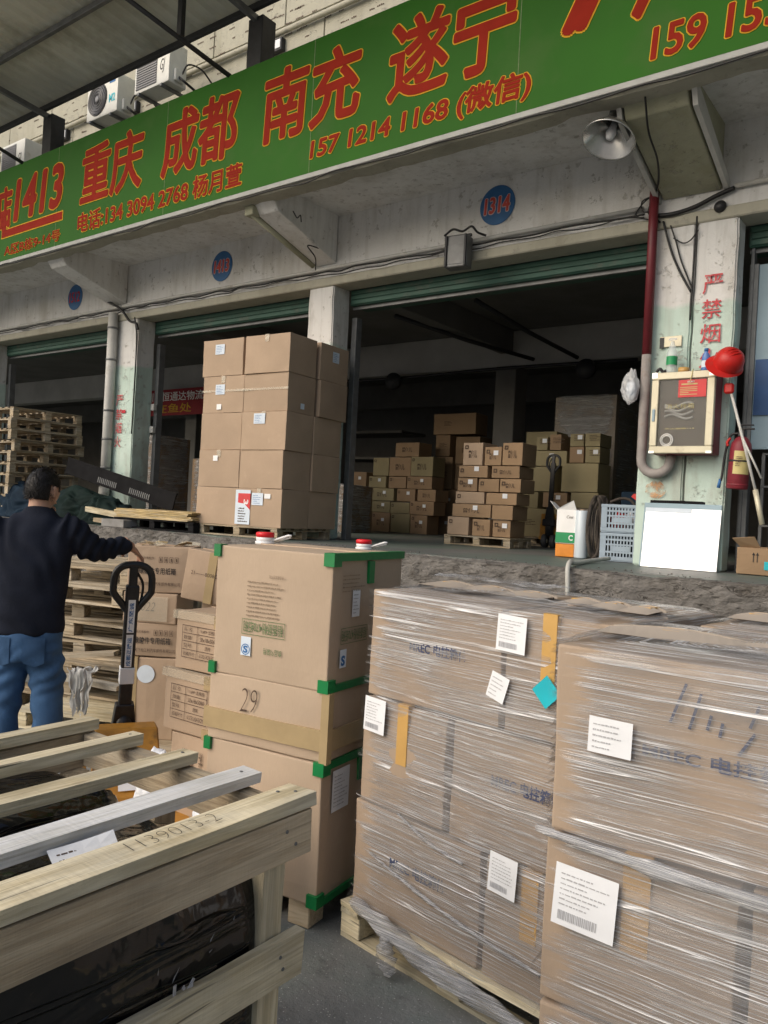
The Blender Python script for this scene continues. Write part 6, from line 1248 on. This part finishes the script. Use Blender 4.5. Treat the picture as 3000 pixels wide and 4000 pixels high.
bm = bmesh.new(); bm.faces.new([bm.verts.new(q) for q in ((0, -.04, 0), (.07, .01, 0), (.045, .04, 0), (-.045, .04, 0), (-.07, .01, 0))]); link('diamond', mesh_from(bm, 'diamond'), 'red_plastic', bb, M=FRONT(-.02, -.102, .66))
# rope coil, film roll, white and orange cartons
rp2 = thing('rope_coil', 'dark hairy rope coil hanging beside the grey crates', 'rope', (-3.19, 7.95, DZ+.004), R_(25))
for k in range(6):
    o_ = (k-2.5)*.018; tube('strand', [(o_+.095*math.sin(2*PI*i/44)*(.7+.3*math.sin(k)), .02*math.cos(i*.8+k)+.012*k-.03, .335+.315*math.cos(2*PI*i/44)) for i in range(44)], .017, 'rope_dark', rp2, 8, True)
tube('strand', spline([(.1, -.02, .6), (.2, -.06, .64), (.3, -.08, .62), (.38, -.1, .5)]), .014, 'rope_dark', rp2, 8)
fr_ = thing('film_roll', 'upright roll of clear film beside the rope coil', 'film roll', (-3.39, 7.98, DZ+.004)); lathe('roll', [(.035, 0), (.068, 0), (.07, .01), (.07, .49), (.066, .5), (.03, .5), (.03, .47)], 'roll_film', fr_, 28); lathe('core', [(.03, -.0), (.026, .51), (.03, .515), (.034, .51)], 'carton', fr_, 20)
gc = carton('white and green carton with raised flaps on the orange carton', .21, .20, .36, (-3.56, 8.03, DZ+.145), R_(8), 'paper_white', None, 3, .5, None, 3); gc.name = 'printed_carton'
quad('green_band', .21, .11, 'green_card', gc, F(.21, .20, .36, 'front', 0, .01, .009)); lettering('print', 'Cesi', 'ink_brown', gc, F(.21, .20, .36, 'front', .11, .27, .009), (.07, .03), 0, .2); lettering('print', 'C', 'ink_white', gc, F(.21, .20, .36, 'front', .14, .035, .0105), (.045, .06), .03)
bm = bmesh.new(); bm.faces.new([bm.verts.new(q) for q in ((-.105, -.1, .36), (.105, -.1, .36), (.08, -.14, .46), (-.02, -.13, .41))]); bm.faces.new([bm.verts.new(q) for q in ((-.105, -.1, .36), (-.105, .1, .36), (-.19, .08, .44), (-.20, -.05, .45))]); sm = link('flap', mesh_from(bm, 'flap'), 'paper_white', gc); sm.modifiers.new('s', 'SOLIDIFY').thickness = .003
oc = carton('small orange carton on the dock floor under the white one', .20, .20, .135, (-3.56, 8.02, DZ+.005), R_(8), 'orange_card', None, 2, .5, None, 3)
# carton, stool and trays right of the pillar
rc = carton('brown carton with two up arrows at the dock edge by the pillar', .44, .32, .235, (-1.50, 7.58, DZ+.005), R_(3), 'carton_dark', None, 1, 1.0, None, 4)
for k in (0, 1):
    link('printed_arrow', rects_me([(0, 0, .006, .07)], 'arrw'), 'ink_black', rc, M=F(.44, .32, .235, 'front', .13+.03*k, .11, .011)); bm = bmesh.new(); bm.faces.new([bm.verts.new(q) for q in ((-.009, .06, 0), (.015, .06, 0), (.003, .085, 0))]); link('printed_arrow', mesh_from(bm, 'head'), 'ink_black', rc, M=F(.44, .32, .235, 'front', .13+.03*k, .11, .011))
quad('sticker', .06, .07, 'teal_sticker', rc, F(.44, .32, .235, 'front', .22, .05, .011))
bm = bmesh.new()
for s, w_ in ((-1, .18), (1, .16)): bm.faces.new([bm.verts.new(q) for q in ((s*.04, -.12, .235), (s*.20, -.12, .235), (s*.26, -.2, .31), (s*.08, -.2, .33))])
sm = link('flap', mesh_from(bm, 'flap'), 'carton_dark', rc); sm.modifiers.new('s', 'SOLIDIFY').thickness = .004
for i in range(3): o = lathe('plastic_basin', [(.10, 0), (.19, .075), (.20, .08), (.185, .078), (.095, .006), (0, .006)], ['blue_panel', 'paper', 'blue_notice'][i], None, 30, (-1.55+.1*i, 8.1, DZ+.005+(.0, .03, .45)[i]), cap=False); tag(o, ['pale blue basin stacked behind the arrow carton', 'white basin nested on the pale blue one', 'dark blue basin on the shelf behind the arrow carton'][i], 'basin')
sh = thing('steel_rack', 'low steel rack in the right bay behind the arrow carton', 'rack', (-1.3, 8.15, DZ+.004))
for x in (-.35, .35):
    for y in (-.2, .2): bx('leg', x-.015, x+.015, y-.015, y+.015, 0, 1.1, 'steel_grey', sh, .003)
for z in (.42, .78, 1.08): bx('shelf', -.36, .36, -.22, .22, z, z+.02, 'steel_grey', sh, .003)
lathe('dark_pot', [(0, 0), (.13, 0), (.16, .12), (.165, .15), (.15, .15)], 'steel_dark', None, 26, (-1.36, 8.1, DZ+1.107)); tag(bpy.data.objects['dark_pot'], 'dark metal pot on the steel rack', 'pot')
tag(tube('white_hose', spline([(-2.93, 7.6, DZ+.04), (-2.95, 7.2, DZ+.025), (-2.88, 6.8, DZ+.022), (-2.80, 6.45, DZ+.03), (-2.72, 6.2, DZ+.05), (-2.68, 6.07, DZ+.0), (-2.66, 6.04, DZ-.12), (-2.64, 6.02, DZ-.4), (-2.6, 6.0, .3)], 10), .02, 'cord_white', None, 10), 'pale hose running over the dock edge by the grey crates', 'hose')
tag(tube('coiled_cable', [( -2.76+.012*math.cos(k*.9), 7.88+.012*math.sin(k*.9), DZ+.58-.011*k) for k in range(30)], .006, 'wire_black', None, 6), 'coiled black cable hanging on the upper grey crate', 'cable')

bpy.data.scenes.remove(TMP)
